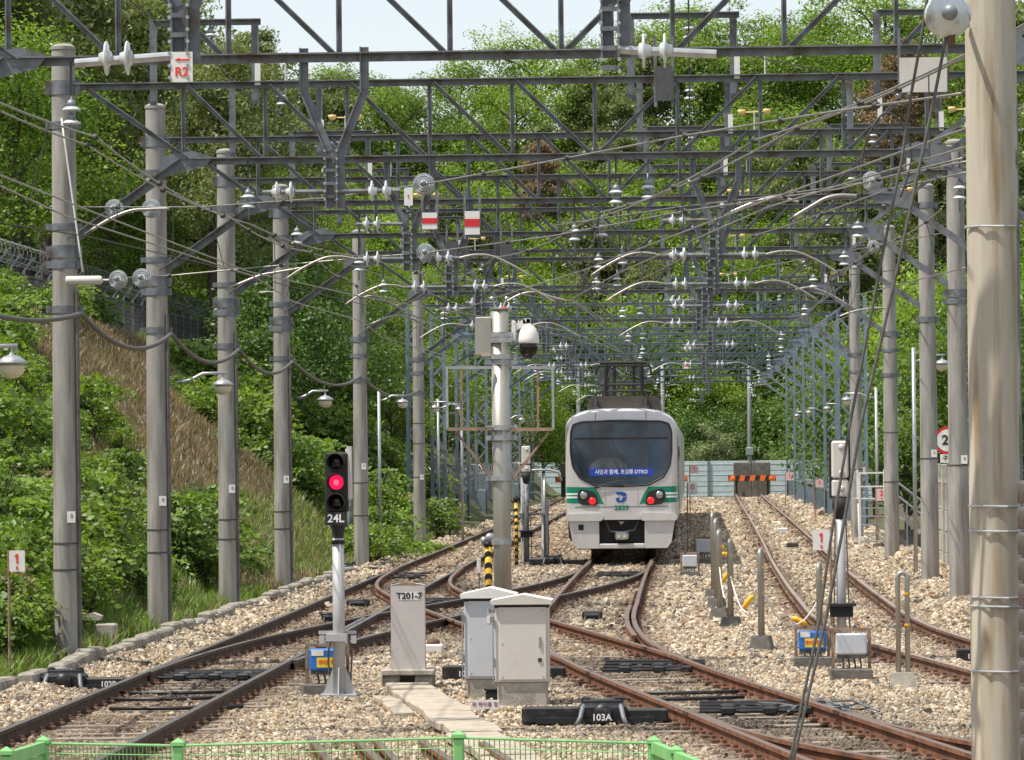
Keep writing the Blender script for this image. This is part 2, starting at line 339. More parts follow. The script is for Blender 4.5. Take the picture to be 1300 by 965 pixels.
def soil_mat():
    m = bpy.data.materials.new('soil'); m.use_nodes = True; n = m.node_tree.nodes; l = m.node_tree.links; b = n['Principled BSDF']; b.inputs['Roughness'].default_value = 0.95
    tc = n.new('ShaderNodeTexCoord'); a = n.new('ShaderNodeTexNoise'); a.inputs['Scale'].default_value = 0.35; a.inputs['Detail'].default_value = 8; l.new(tc.outputs['Object'], a.inputs['Vector'])
    c = n.new('ShaderNodeTexNoise'); c.inputs['Scale'].default_value = 9; c.inputs['Detail'].default_value = 8; l.new(tc.outputs['Object'], c.inputs['Vector'])
    r1 = n.new('ShaderNodeValToRGB'); r1.color_ramp.elements[0].color = (0.10, 0.15, 0.035, 1); r1.color_ramp.elements[1].color = (0.17, 0.15, 0.075, 1); r1.color_ramp.elements[0].position = .4; r1.color_ramp.elements[1].position = .6; l.new(a.outputs['Fac'], r1.inputs[0])
    mx = n.new('ShaderNodeMix'); mx.data_type = 'RGBA'; mx.blend_type = 'MULTIPLY'; mx.inputs['Factor'].default_value = 0.8; l.new(r1.outputs[0], mx.inputs['A']); l.new(c.outputs['Fac'], mx.inputs['B']); l.new(mx.outputs['Result'], b.inputs['Base Color'])
    bp = n.new('ShaderNodeBump'); bp.inputs['Strength'].default_value = 0.8; bp.inputs['Distance'].default_value = 0.1; l.new(c.outputs['Fac'], bp.inputs['Height']); l.new(bp.outputs[0], b.inputs['Normal']); M['soil'] = m
soil_mat()
me = bpy.data.meshes.new('ground'); me.from_pydata(vs, [], fs); me.shade_smooth()
tag(obj('ground', me, 'soil'), kind='structure')

# ---------------------------------------------------------------- track geometry (plan centre lines, metres; rail top is z = 0)
G2 = 0.7525
PLAN = {
 'A': [(-5.98, 17), (-5.98, 40), (-6.0, 60), (-6.12, 80), (-6.2, 110), (-6.35, 145), (-6.6, 200), (-6.95, 244)],
 'B': [(4.45, 17), (1.68, 34), (.93, 38.6), (.5, 41.3), (-.17, 45.4), (-.62, 48.3), (-1.07, 51.7), (-1.40, 55.2), (-1.62, 59.2), (-1.73, 63), (-1.77, 70), (-1.77, 120), (-1.77, 180), (-1.8, 244)],
 'X2': [(-0.95, 50.7), (-1.11, 51.7), (-2.02, 56.8), (-2.96, 62), (-3.93, 67.7), (-4.9, 73.5), (-5.62, 79), (-5.95, 84), (-6.07, 88), (-6.13, 91)],
 'X1': [(-5.95, 48.2), (-5.92, 50.5), (-5.83, 52.8), (-5.57, 56.6), (-5.22, 59.8), (-4.66, 64.2), (-3.27, 73), (-2.35, 80.3), (-1.97, 85), (-1.81, 90), (-1.77, 95)],
 'C': [(6.6, 31), (5.3, 39), (4.6, 43.6), (4.05, 47.3), (3.58, 50.8), (3.1, 54.6), (2.8, 58.5), (2.66, 62.4), (2.6, 70), (2.6, 90), (2.75, 115), (2.92, 150), (3.2, 218), (3.32, 240)],
 'D': [(.80, 40), (1.06, 38.3), (1.37, 37), (1.8, 35.6), (2.6, 33.5), (4.0, 30), (7, 23)]}
PATH = {k: lerp_path(v, 0.5) for k, v in PLAN.items()}
def side_line(k, off):
    X, Y = PATH[k]; dx = np.gradient(X, Y); L = np.sqrt(1+dx*dx)
    return X+off/L, Y-off*dx/L
RAILS = {(k, s): side_line(k, s*G2) for k in PLAN for s in (-1, 1)}
def track_x(k, y): X, Y = PATH[k]; return float(np.interp(y, Y, X))

# ---------------------------------------------------------------- ballast bed
def bed_z(x, y):
    z = -0.195
    if x > 3.9: z += 0.20*min(1, (x-3.9)/0.9)*min(1, max(0, (y-52)/12))
    if x < -7.2: z += 0.12*min(1, (-7.2-x)/0.7)
    if y > 225: z -= max(0, y-238)*0.16
    return z + 0.012*math.sin(x*4.1+y*1.7)+0.012*math.sin(y*3.3-x*2.2)
OIL = [(-5.8, 47.8, 1.7, .8), (-4.9, 58, 1.7, .65), (-4.1, 66, 2.5, .92), (-5.6, 82, 2.4, .85), (-1.0, 51.0, 1.5, .85), (0.6, 41, 1.7, .85), (-1.8, 88, 1.9, .8), (-3.0, 72, 2.0, .75), (1.9, 36.5, 1.7, .7), (-1.7, 66, 1.1, .45), (-6, 40, 1.1, .35)]
def stain(xs, ys):
    """rust dust along the rails, oil round the switch gear -> (rust, oil) 0..1"""
    dmin = np.full(xs.shape, 9.0)
    for (k, s), (X, Y) in RAILS.items():
        d = np.abs(xs-np.interp(ys, Y, X)); d = np.where((ys < Y.min()-.3) | (ys > Y.max()+.3), 9, d); dmin = np.minimum(dmin, d)
    rust = np.clip(1-dmin/0.55, 0, 1)**1.1*1.0
    xa = np.interp(ys, PATH['A'][1], PATH['A'][0]); rust = np.maximum(rust, np.clip(1-np.abs(xs-xa)/1.1, 0, 1)*0.85*np.clip(1.5-ys/120, .3, 1))
    dB = np.abs(xs-np.interp(ys, PATH['B'][1], PATH['B'][0])); rust = np.maximum(rust, np.where(ys < 60, np.clip(1-dB/1.2, 0, 1)*.7, 0))
    rust = np.maximum(rust, np.where((ys > 95) & (xs < -2.4) & (xs > -5.2), 0.45, 0))
    oil = np.zeros_like(xs)
    for ox, oy, r, a in OIL: oil = np.maximum(oil, a*np.clip(1.25-np.hypot((xs-ox)/r, (ys-oy)/(r*2.2)), 0, 1))
    return np.clip(rust, 0, 1), np.clip(oil, 0, .92)
bx_ = np.concatenate([np.arange(-8.12, 6.2, 0.24), [6.2]]); by_ = np.concatenate([np.arange(15, 110, 0.5), np.arange(110, 250, 1.5)])
XX, YY = np.meshgrid(bx_, by_); ZZ = np.vectorize(bed_z)(XX, YY)
nb = len(bx_); me = bpy.data.meshes.new('ballast_bed')
me.from_pydata(np.stack([XX.ravel(), YY.ravel(), ZZ.ravel()], 1).tolist(), [], [(j*nb+i, j*nb+i+1, (j+1)*nb+i+1, (j+1)*nb+i) for j in range(len(by_)-1) for i in range(nb-1)])
ru, oi = stain(XX.ravel(), YY.ravel())
ca = me.attributes.new('stain', 'FLOAT_VECTOR', 'POINT'); ca.data.foreach_set('vector', np.stack([ru, oi, np.zeros_like(ru)], 1).astype('f4').ravel()); me.shade_smooth()
def ballast_mat():
    m = bpy.data.materials.new('ballast'); m.use_nodes = True; n = m.node_tree.nodes; l = m.node_tree.links; b = n['Principled BSDF']; b.inputs['Roughness'].default_value = 0.9
    tc = n.new('ShaderNodeTexCoord'); v = n.new('ShaderNodeTexVoronoi'); v.inputs['Scale'].default_value = 17; v.inputs['Randomness'].default_value = 1; l.new(tc.outputs['Object'], v.inputs['Vector'])
    sp = n.new('ShaderNodeSeparateColor'); l.new(v.outputs['Color'], sp.inputs[0])
    r = n.new('ShaderNodeValToRGB'); cr = r.color_ramp; cr.elements[0].color = (0.20, 0.17, 0.14, 1); cr.elements[1].color = (0.68, 0.58, 0.46, 1)
    for p, c in ((0.2, (0.40, 0.32, 0.235)), (0.45, (0.52, 0.42, 0.31)), (0.62, (0.42, 0.28, 0.16)), (0.75, (0.58, 0.48, 0.37))):
        e = cr.elements.new(p); e.color = (*c, 1)
    l.new(sp.outputs[0], r.inputs[0])
    n2 = n.new('ShaderNodeTexNoise'); n2.inputs['Scale'].default_value = 0.8; n2.inputs['Detail'].default_value = 8; l.new(tc.outputs['Object'], n2.inputs['Vector'])
    at_ = n.new('ShaderNodeAttribute'); at_.attribute_name = 'stain'; sx = n.new('ShaderNodeSeparateXYZ'); l.new(at_.outputs['Vector'], sx.inputs[0])
    m1 = n.new('ShaderNodeMix'); m1.data_type = 'RGBA'; l.new(sx.outputs[0], m1.inputs['Factor']); l.new(r.outputs[0], m1.inputs['A']); m1.inputs['B'].default_value = (0.135, 0.082, 0.052, 1)
    m2 = n.new('ShaderNodeMix'); m2.data_type = 'RGBA'; l.new(sx.outputs[1], m2.inputs['Factor']); l.new(m1.outputs['Result'], m2.inputs['A']); m2.inputs['B'].default_value = (0.04, 0.034, 0.03, 1)
    m3 = n.new('ShaderNodeMix'); m3.data_type = 'RGBA'; m3.blend_type = 'MULTIPLY'; m3.inputs['Factor'].default_value = 0.5; l.new(m2.outputs['Result'], m3.inputs['A'])
    mr = n.new('ShaderNodeMapRange'); mr.inputs['From Min'].default_value = .3; mr.inputs['From Max'].default_value = .7; mr.inputs['To Min'].default_value = .55; mr.inputs['To Max'].default_value = 1.2; l.new(n2.outputs['Fac'], mr.inputs['Value']); l.new(mr.outputs[0], m3.inputs['B'])
    l.new(m3.outputs['Result'], b.inputs['Base Color'])
    bp = n.new('ShaderNodeBump'); bp.invert = True; bp.inputs['Strength'].default_value = 1.0; bp.inputs['Distance'].default_value = 0.06; l.new(v.outputs['Distance'], bp.inputs['Height']); l.new(bp.outputs[0], b.inputs['Normal']); M['ballast'] = m
    # loose stones: one colour per stone
    m = bpy.data.materials.new('stone'); m.use_nodes = True; n = m.node_tree.nodes; l = m.node_tree.links; b = n['Principled BSDF']; b.inputs['Roughness'].default_value = 0.85
    a = n.new('ShaderNodeAttribute'); a.attribute_type = 'INSTANCER'; a.attribute_name = 'tint'; tc = n.new('ShaderNodeTexCoord'); no = n.new('ShaderNodeTexNoise'); no.inputs['Scale'].default_value = 1.6; l.new(tc.outputs['Object'], no.inputs['Vector'])
    mr = n.new('ShaderNodeMapRange'); mr.inputs['From Min'].default_value = .3; mr.inputs['From Max'].default_value = .7; mr.inputs['To Min'].default_value = .8; mr.inputs['To Max'].default_value = 1.15; l.new(no.outputs['Fac'], mr.inputs['Value'])
    mx = n.new('ShaderNodeMix'); mx.data_type = 'RGBA'; mx.blend_type = 'MULTIPLY'; mx.inputs['Factor'].default_value = 1; l.new(a.outputs['Vector'], mx.inputs['A']); l.new(mr.outputs[0], mx.inputs['B']); l.new(mx.outputs['Result'], b.inputs['Base Color']); M['stone'] = m
ballast_mat()
tag(obj('ballast_bed', me, 'ballast'), kind='structure')

def stones_object():
    pts = []
    for y0, y1, dens, s0 in ((31.5, 42, 980, .0165), (42, 52, 720, .0195), (52, 62, 470, .024), (62, 78, 270, .030), (78, 105, 165, .033), (105, 150, 85, .041), (150, 236, 34, .055)):
        xl, xr = max(-8.0, -.178*y1-.3), min(5.9, .085*y1+.4)
        n = int((y1-y0)*(xr-xl)*dens); x = RNG.uniform(xl, xr, n); y = RNG.uniform(y0, y1, n)
        s = s0*RNG.lognormal(0, .32, n); pts.append(np.stack([x, y, s], 1))
    P = np.concatenate(pts); x, y, s = P.T; n = len(x)
    z = np.vectorize(bed_z)(x, y)+s*RNG.uniform(-.1, .5, n)+.004
    pal = np.array([(.52, .42, .295), (.62, .515, .375), (.72, .63, .49), (.38, .295, .20), (.31, .27, .225), (.43, .275, .145), (.16, .13, .105), (.52, .44, .34)]); pr = np.array([.20, .17, .12, .15, .13, .09, .09, .05])
    col = pal[RNG.choice(len(pal), n, p=pr)]*RNG.uniform(.66, 1.12, (n, 1))
    # broad patches of greyer and darker stone
    pat = .5+.5*np.sin(x*1.1+np.sin(y*.7)*1.7)*np.sin(y*.43+np.sin(x*.9)*1.3); col *= (1-.22*pat[:, None])
    ru, oi = stain(x, y); ru = np.clip(ru*RNG.uniform(.4, 1.25, n), 0, .92)[:, None]; oi = np.clip(oi*RNG.uniform(.5, 1.2, n), 0, .95)[:, None]
    col = col*(1-ru)+np.array([(.135, .082, .052)])*ru; col = col*(1-oi)+np.array([(.04, .034, .03)])*oi
    me = bpy.data.meshes.new('ballast_stones'); me.vertices.add(n); me.vertices.foreach_set('co', np.stack([x, y, z], 1).astype('f4').ravel())
    for nm, arr in (('tint', col), ('scl', np.stack([s*RNG.uniform(.8, 1.5, n), s*RNG.uniform(.75, 1.2, n), s*RNG.uniform(.55, 1.0, n)], 1)), ('rot', RNG.uniform(0, 6.28, (n, 3)))):
        a = me.attributes.new(nm, 'FLOAT_VECTOR', 'POINT'); a.data.foreach_set('vector', arr.astype('f4').ravel())
    o = bpy.data.objects.new('ballast_stones', me); C.objects.link(o); me.materials.append(M['stone'])
    g = bpy.data.node_groups.new('stones', 'GeometryNodeTree'); g.interface.new_socket('Geometry', in_out='INPUT', socket_type='NodeSocketGeometry'); g.interface.new_socket('Geometry', in_out='OUTPUT', socket_type='NodeSocketGeometry')
    N = g.nodes; L = g.links; gi = N.new('NodeGroupInput'); go = N.new('NodeGroupOutput')
    ico = N.new('GeometryNodeMeshIcoSphere'); ico.inputs['Radius'].default_value = 1.0; ico.inputs['Subdivisions'].default_value = 1
    sp = N.new('GeometryNodeSetPosition'); L.new(ico.outputs[0], sp.inputs[0]); no = N.new('ShaderNodeTexNoise'); no.inputs['Scale'].default_value = 1.1
    vm = N.new('ShaderNodeVectorMath'); vm.operation = 'SUBTRACT'; L.new(no.outputs['Color'], vm.inputs[0]); vm.inputs[1].default_value = (.5, .5, .5)
    vs_ = N.new('ShaderNodeVectorMath'); vs_.operation = 'SCALE'; vs_.inputs['Scale'].default_value = 1.7; L.new(vm.outputs[0], vs_.inputs[0]); L.new(vs_.outputs[0], sp.inputs['Offset'])
    sm = N.new('GeometryNodeSetMaterial'); sm.inputs['Material'].default_value = M['stone']; L.new(sp.outputs[0], sm.inputs[0])
    ip = N.new('GeometryNodeInstanceOnPoints'); L.new(gi.outputs[0], ip.inputs['Points']); L.new(sm.outputs[0], ip.inputs['Instance'])
    for nm, so_ in (('rot', 'Rotation'), ('scl', 'Scale')):
        na = N.new('GeometryNodeInputNamedAttribute'); na.data_type = 'FLOAT_VECTOR'; na.inputs['Name'].default_value = nm; L.new(na.outputs['Attribute'], ip.inputs[so_])
    L.new(ip.outputs[0], go.inputs[0]); md = o.modifiers.new('stones', 'NODES'); md.node_group = g
    tag(o, 'pale beige crushed stone ballast spread between and beside the rails', 'ballast', kind='stuff')
stones_object()

# ---------------------------------------------------------------- kerb along the left shoulder: a row of worn concrete pieces
kerb = MB(); kerb_o = None
ks = [MB().box((0, 0, -.09), (.22, 1.16, .34), bev=.03).box((.02, .1*j, -.10), (.20, .5, .33), bev=.04) for j in (-1, 2, 4)]
kmesh = [mesh_of(k, 'kerb_concrete') for k in ks]
kroot = bpy.data.objects.new('kerb', None); C.objects.link(kroot); tag(kroot, kind='structure')
yk = 46.2; i = 0
while yk < 91:
    kx = -8.0-.10*max(0, (48-yk))**1.5+.05*math.sin(yk*.7)
    inst(kmesh[i % 3], 'kerb_stone', kroot, (kx, yk, -.005+random.uniform(-.06, .03)), (random.uniform(-.02, .02), random.uniform(-.06, .02), random.uniform(-.045, .045)))
    yk += 1.2; i += 1

# ---------------------------------------------------------------- tracks
def rail_mesh(X, Y, m):
    prof = [(-.035, 0), (.035, 0), (.037, -.038), (.010, -.052), (.010, -.142), (.066, -.160), (.066, -.180), (-.066, -.180), (-.066, -.160), (-.010, -.142), (-.010, -.052), (-.037, -.038)]
    n = len(prof); dx = np.gradient(X, Y); L = np.sqrt(1+dx*dx); nxv, nyv = 1/L, -dx/L; v = []; f = []
    for i in range(len(X)): v += [(X[i]+a*nxv[i], Y[i]+a*nyv[i], b) for a, b in prof]
    for i in range(len(X)-1): f += [(i*n+j, (i+1)*n+j, (i+1)*n+(j+1) % n, i*n+(j+1) % n) for j in range(n)]
    f += [tuple(range(n)), tuple((len(X)-1)*n+j for j in range(n-1, -1, -1))]
    me = bpy.data.meshes.new('rail'); me.from_pydata(v, [], f); me.materials.append(M[m]); return me
LAB = {'A': ('rusty dark railway track running straight up the left side', 'rail_dark', 0.0), 'B': ('railway track under the train curving towards the lower right', 'rail_rust', -.002),
       'X1': ('crossover track running from the left switch over to the train', 'rail_dark', -.004), 'X2': ('brown crossover track running from far left track to lower right switch', 'rail_rust', -.006),
       'C': ('rusty siding track ending at the orange striped buffer stop', 'rail_siding', 0.0), 'D': ('rust brown branch track leaving at the bottom right corner', 'rail_rust', -.008)}
clip_mb = None
for k in PLAN:
    lab, rm, dz = LAB[k]; t = thing('railway_track', lab, 'track', (0, 0, dz))
    for s in (-1, 1):
        X, Y = RAILS[(k, s)]
        keep = np.ones(len(Y), bool)
        if k == 'X1' and s == 1: keep = Y > 50.5
        if k == 'D': pass
        m_ = rm
        if k == 'B': m_ = 'rail_rust'
        me = rail_mesh(X[keep], Y[keep], m_); inst(me, 'rail', t)
    # sleepers and rail clips: far too many and too small to pick apart
    sl = MB(); cl = MB(); X, Y = PATH[k]; dx = np.gradient(X, Y); y = Y[0]
    while y < Y[-1]-.3:
        x = np.interp(y, Y, X); a = -math.atan(np.interp(y, Y, dx))
        if k not in ('X1', 'X2', 'D') and y < 100: sl.box((x, y, -.222), (2.4, .24, .11), a)
        if y < 120:
            for s in (-1, 1):
                for e in (-1, 1):
                    xx = x+(s*G2+e*.088)/math.cos(a)
                    cl.box((xx, y+.02*e, -.148), (.09, .11, .05), a, .012).box((xx+.006*e, y, -.112), (.045, .04, .035), a)
        y += 0.6
    tl = MB.build(cl, 'rail_clips', 'rust_brown', t); tag(tl, kind='stuff')
    if sl.v: tag(sl.build('sleepers', 'sleeper', t), kind='stuff')

# check rails and frog castings by the crossings
def loose_rail(name, lab, pts, m, cat='rail', z=-.01):
    X, Y = lerp_path(pts, .4); t = inst(rail_mesh(X, Y, m), name, None, (0, 0, z)); tag(t, lab, cat); return t
loose_rail('check_rail', 'short check rail inside the curve just in front of the train', [(track_x('B', y)+G2-.11, y) for y in (57, 60, 64, 68)], 'rail_rust')
loose_rail('check_rail', 'dark check rail inside the left rail near the blue box', [(track_x('A', y)+G2-.11, y) for y in (56, 60, 64)], 'rail_dark')
# short black timbers and cross rods lying between the rails
def cross_timber(x, y, L, lab, h=.13, wd=.25):
    t = thing('timber_block', lab, 'timber block', (x, y, -.2)); MB().box((0, 0, .05+h/2), (L, wd, h), bev=.02).build('block', 'black_paint', t)
    MB().box((0, -wd/2-.012, .05+h*.6), (L*.8, .022, .03)).box((-L*.35, -wd/2-.012, .05+h*.3), (.03, .022, h*.6)).box((L*.35, -wd/2-.012, .05+h*.3), (.03, .022, h*.6)).build('strap', 'steel_grey', t); return t
for px, py, L, lab in ((455, 771, .42, 'black box between rails just right of the red signal post'), (420, 789, .30, 'small black box between rails behind the blue cable box'), (752, 787, .34, 'black box on stones between crossing rails in front of train'),
                       (505, 680+33, .5, 'dark flat box on the far left track beyond the numbered slab'), (640, 905, .0, '')):
    if L: p = onz(px, py); cross_timber(p.x, p.y, L, lab)

# ---------------------------------------------------------------- cable-duct walkway of concrete slabs
duct = bpy.data.objects.new('duct_walkway', None); C.objects.link(duct); tag(duct, kind='structure')
q0, q1 = onz(520, 878), onz(640, 968)
dv = (q1-q0); Ld = dv.length; dv.normalize(); rz = math.atan2(dv.y, dv.x)-math.pi/2
slab_m = mesh_of(MB().box((0, 0, 0), (.52, .98, .09), bev=.015), 'slab'); k = 0.0
while k < Ld+4:
    p = q0+dv*(k+.5); inst(slab_m, 'slab', duct, (p.x+random.uniform(-.03, .03), p.y, -.125+random.uniform(-.01, .02)), (random.uniform(-.02, .02), random.uniform(-.02, .02), rz+random.uniform(-.03, .03))); k += 1.01
half_m = mesh_of(MB().box((0, 0, 0), (.22, .8, .07), bev=.015), 'slab')
for k in (2.3, 3.3, 4.3): p = q0+dv*k; inst(half_m, 'slab_edge', duct, (p.x-.42, p.y, -.14), (0, random.uniform(-.05, .05), rz+random.uniform(-.08, .08)))
# ================================================================ OVERHEAD LINE
ZB, ZT = 6.55, 7.56          # bottom and top chord of the gantry trusses
def ring_band(z, r, h=.09): return MB().lathe([(r, z-h/2), (r+.014, z-h/2), (r+.014, z+h/2), (r, z+h/2)], n=20)
def concrete_pole(loc, lab, H=8.1, r0=.185, r1=.155, bands=(), m='concrete_pole', plate=None, side_tube=False, thin=()):
    t = thing('concrete_pole', lab, 'pole', loc, group='concrete poles')
    b = -loc[2]; z0 = -.5
    MB().lathe([(r0, z0), (r0-(r0-r1)*.5, H*.5), (r1, H-.05), (r1+.012, H-.04), (r1+.012, H), (r1*.7, H+.035), (.02, H+.05)], n=28).build('shaft', m, t, 'auto')
    for z, h in bands:
        r = r0-(r0-r1)*z/H
        bd = ring_band(z, r, h).build('band', 'steel_grey', t, 'auto')
        for s_ in (-1, 1): MB().box((s_*(r+.04), -.05, z), (.075, .03, h*.9)).build('clamp_lug', 'steel_grey', bd)
    for z in thin:
        r = r0-(r0-r1)*z/H; MB().lathe([(r, z-.012), (r+.006, z-.012), (r+.006, z+.012), (r, z+.012)], n=20).build('strap', 'steel_dark', t)
    if plate:
        r = r0-(r0-r1)*plate/H; p = MB().box((.09, -r-.004, plate), (.11, .01, .15)).build('number_plate', 'white_paint', t)
        text('0', .08, 'text_black', p, (.10, -r-.011, plate+.01))
    if side_tube: MB().tube([(r0*.98, -r0*.45, 0), (r1*.98+.02, -r1*.45-.02, H*.60)], .028, 8).build('side_tube', 'dark_concrete', t)  # dark tube up the lower right flank of the shaft
    return t
# --- porcelain pieces, shared
def disc_string_v(n=2, r=.105):
    mb = MB(); z = 0
    prof = [(.016, 0), (.016, -.04)]; out = MB(); caps = MB()
    for i in range(n):
        b = -.05-i*.15
        out.lathe([(.045, b), (r*.75, b-.018), (r, b-.038), (r, b-.05), (r*.9, b-.045), (r*.3, b-.04), (.03, b-.06)], n=18)
        caps.lathe([(.022, b+.07), (.042, b+.06), (.058, b+.0), (.03, b-.005)], n=12)
    caps.lathe([(.014, .12), (.014, -.05-n*.15-.10)], n=8)
    return out, caps
_d, _c = disc_string_v(); DISC_V, CAP_V = mesh_of(_d, 'porcelain', True), mesh_of(_c, 'insulator_cap', True)
def hang_insulator(parent, loc, rot=(0, 0, 0), name='insulator', sc=.88):
    o = inst(DISC_V, name, parent, loc, rot, (sc, sc, sc)); inst(CAP_V, 'insulator_cap', o); return o
# long-rod / spool insulators on wires running towards the camera
_s = MB().lathe([(.016, -.13), (.030, -.12), (.034, -.07), (.050, -.078), (.056, -.05), (.060, -.035), (.076, -.06), (.082, -.035), (.086, -.015), (.102, -.045), (.108, -.02), (.112, .0), (.122, -.02), (.126, .0), (.12, .02), (.06, .03), (.09, .045), (.10, .06), (.095, .07), (.03, .085), (.02, .13)], axis='Y', n=26)
SPOOL = mesh_of(_s, 'porcelain', 'auto'); SPOOLCAP = mesh_of(MB().lathe([(.012, -.24), (.03, -.22), (.036, -.12), (.02, -.105)], axis='Y', n=10), 'insulator_cap', True)
def spool(parent, loc, rz=0.0, sc=1.0):
    o = inst(SPOOL, 'insulator', parent, loc, (0, 0, rz), (sc,)*3); inst(SPOOLCAP, 'insulator_cap', o); return o
# bird spinner
SPIN = MB().tube([(0, 0, 0), (0, 0, .22)], .010, 6); SPIN = mesh_of(SPIN, 'porcelain')
CUP = mesh_of(MB().tube([(-.13, 0, .20), (.13, 0, .20)], .008, 6).lathe([(.0, .135), (.035, .15), (.045, .18), (.045, .20)], (-.15, 0, .03), n=10).lathe([(.0, .135), (.035, .15), (.045, .18), (.045, .20)], (.15, 0, .03), n=10), 'spinner', True)
ORD = ['first', 'second', 'third', 'fourth', 'fifth', 'sixth', 'seventh', 'eighth', 'ninth', 'tenth', 'eleventh', 'twelfth', 'thirteenth', 'fourteenth', 'fifteenth', 'sixteenth', 'seventeenth', 'eighteenth', 'nineteenth', 'twentieth']+['twenty-'+q for q in ('first', 'second', 'third', 'fourth', 'fifth', 'sixth', 'seventh', 'eighth', 'ninth')]+['thirtieth']+['thirty-'+q for q in ('first', 'second', 'third', 'fourth', 'fifth', 'sixth', 'seventh', 'eighth', 'ninth')]+['fortieth']+['forty-'+q for q in ('first', 'second', 'third', 'fourth', 'fifth', 'sixth', 'seventh', 'eighth', 'ninth')]
SHARED = {}
def member(parent, name, p0, p1, w_, m, flat=False):
    """steel member, mesh shared between equal lengths: local X along the member"""
    p0, p1 = Vector(p0), Vector(p1); L = round((p1-p0).length, 3); key = (L, w_, m, flat)
    if key not in SHARED:
        SHARED[key] = mesh_of(MB().angle((0, 0, 0), (L, 0, 0), w_, .014) if not flat else MB().box((L/2, 0, 0), (L, .016, w_)), m)
    d = p1-p0; o = inst(SHARED[key], name, parent, p0, (0, -math.atan2(d.z, math.hypot(d.x, d.y)), math.atan2(d.y, d.x))); return o
def reg_arm(parent, x0, z0, side, L=1.0, tube='arm_tube'):
    """pull-off arm: double-disc insulator on a stub, then a tube arching down to the contact wire"""
    a = MB().tube([(x0, 0, z0), (x0+side*.62, 0, z0)], .024, 8).build('steady_stub', 'steel_grey', parent)
    dm = SHARED.get('dpair')
    if not dm:
        b = MB()
        for k in (0, .14): b.lathe([(.028, k-.035), (.045, k-.028), (.05, k-.010), (.10, k-.008), (.106, k), (.10, k+.007), (.045, k+.012), (.032, k+.05)], axis='X', n=18)
        dm = SHARED['dpair'] = mesh_of(b, 'porcelain', True)
    inst(dm, 'insulator', parent, (x0+side*.34, 0, z0), (0, 0, 0 if side > 0 else math.pi))
    if not tube: return
    p = [(x0+side*.60, 0, z0-.01), (x0+side*(.62+.2*L), 0, z0+.035), (x0+side*(.62+.45*L), 0, z0+.02), (x0+side*(.62+.75*L), 0, z0-.11), (x0+side*(.62+1.0*L), 0, z0-.26)]
    P = []
    for i in range(len(p)-1):
        for j in range(4):
            t = j/4; q = [p[max(i-1, 0)], p[i], p[i+1], p[min(i+2, len(p)-1)]]
            P.append(tuple(.5*((2*q[1][c])+(-q[0][c]+q[2][c])*t+(2*q[0][c]-5*q[1][c]+4*q[2][c]-q[3][c])*t*t+(-q[0][c]+3*q[1][c]-3*q[2][c]+q[3][c])*t**3) for c in range(3)))
    P.append(p[-1]); MB().tube(P, .0155, 8).build('pull_off_arm', tube, parent, True)
def hanger(parent, x, z=ZB, drop=1.48, w_=.30, arms=(-1, 1), tubes='arm_tube'):
    h = MB()
    for s in (-1, 1):
        h.angle((x+s*w_, -.02*s, z+.10), (x+s*w_, -.02*s, z-.36), .072, .014, (0, 1, 0)).angle((x+s*w_, -.02*s+.005, z-.33), (x+s*.055, -.02*s+.005, z-.93), .070, .014, (0, 1, 0)).angle((x+s*.055, -.02*s+.010, z-.9), (x+s*.055, -.02*s+.010, z-drop), .072, .014, (0, 1, 0))
    for k in range(4): h.box((x, 0, z-.98-k*.13), (.13, .02, .03))
    o = h.build('drop_bracket', 'steel_grey', parent)
    bo = MB()
    for k in range(7):
        for s in (-1, 1): bo.lathe([(.013, -.05), (.013, -.035)], (x+s*.06, -.02, z-.92-k*.08), 'Y', 8)
    bo.build('bolts', 'galvanised', o)['kind'] = 'stuff'
    for s in arms:
        reg_arm(parent, x+s*.06, z-drop+.16, s, .95, tubes)
        if s == arms[0] and tubes: reg_arm(parent, x+s*.06, z-drop+.62, s, .5, None)
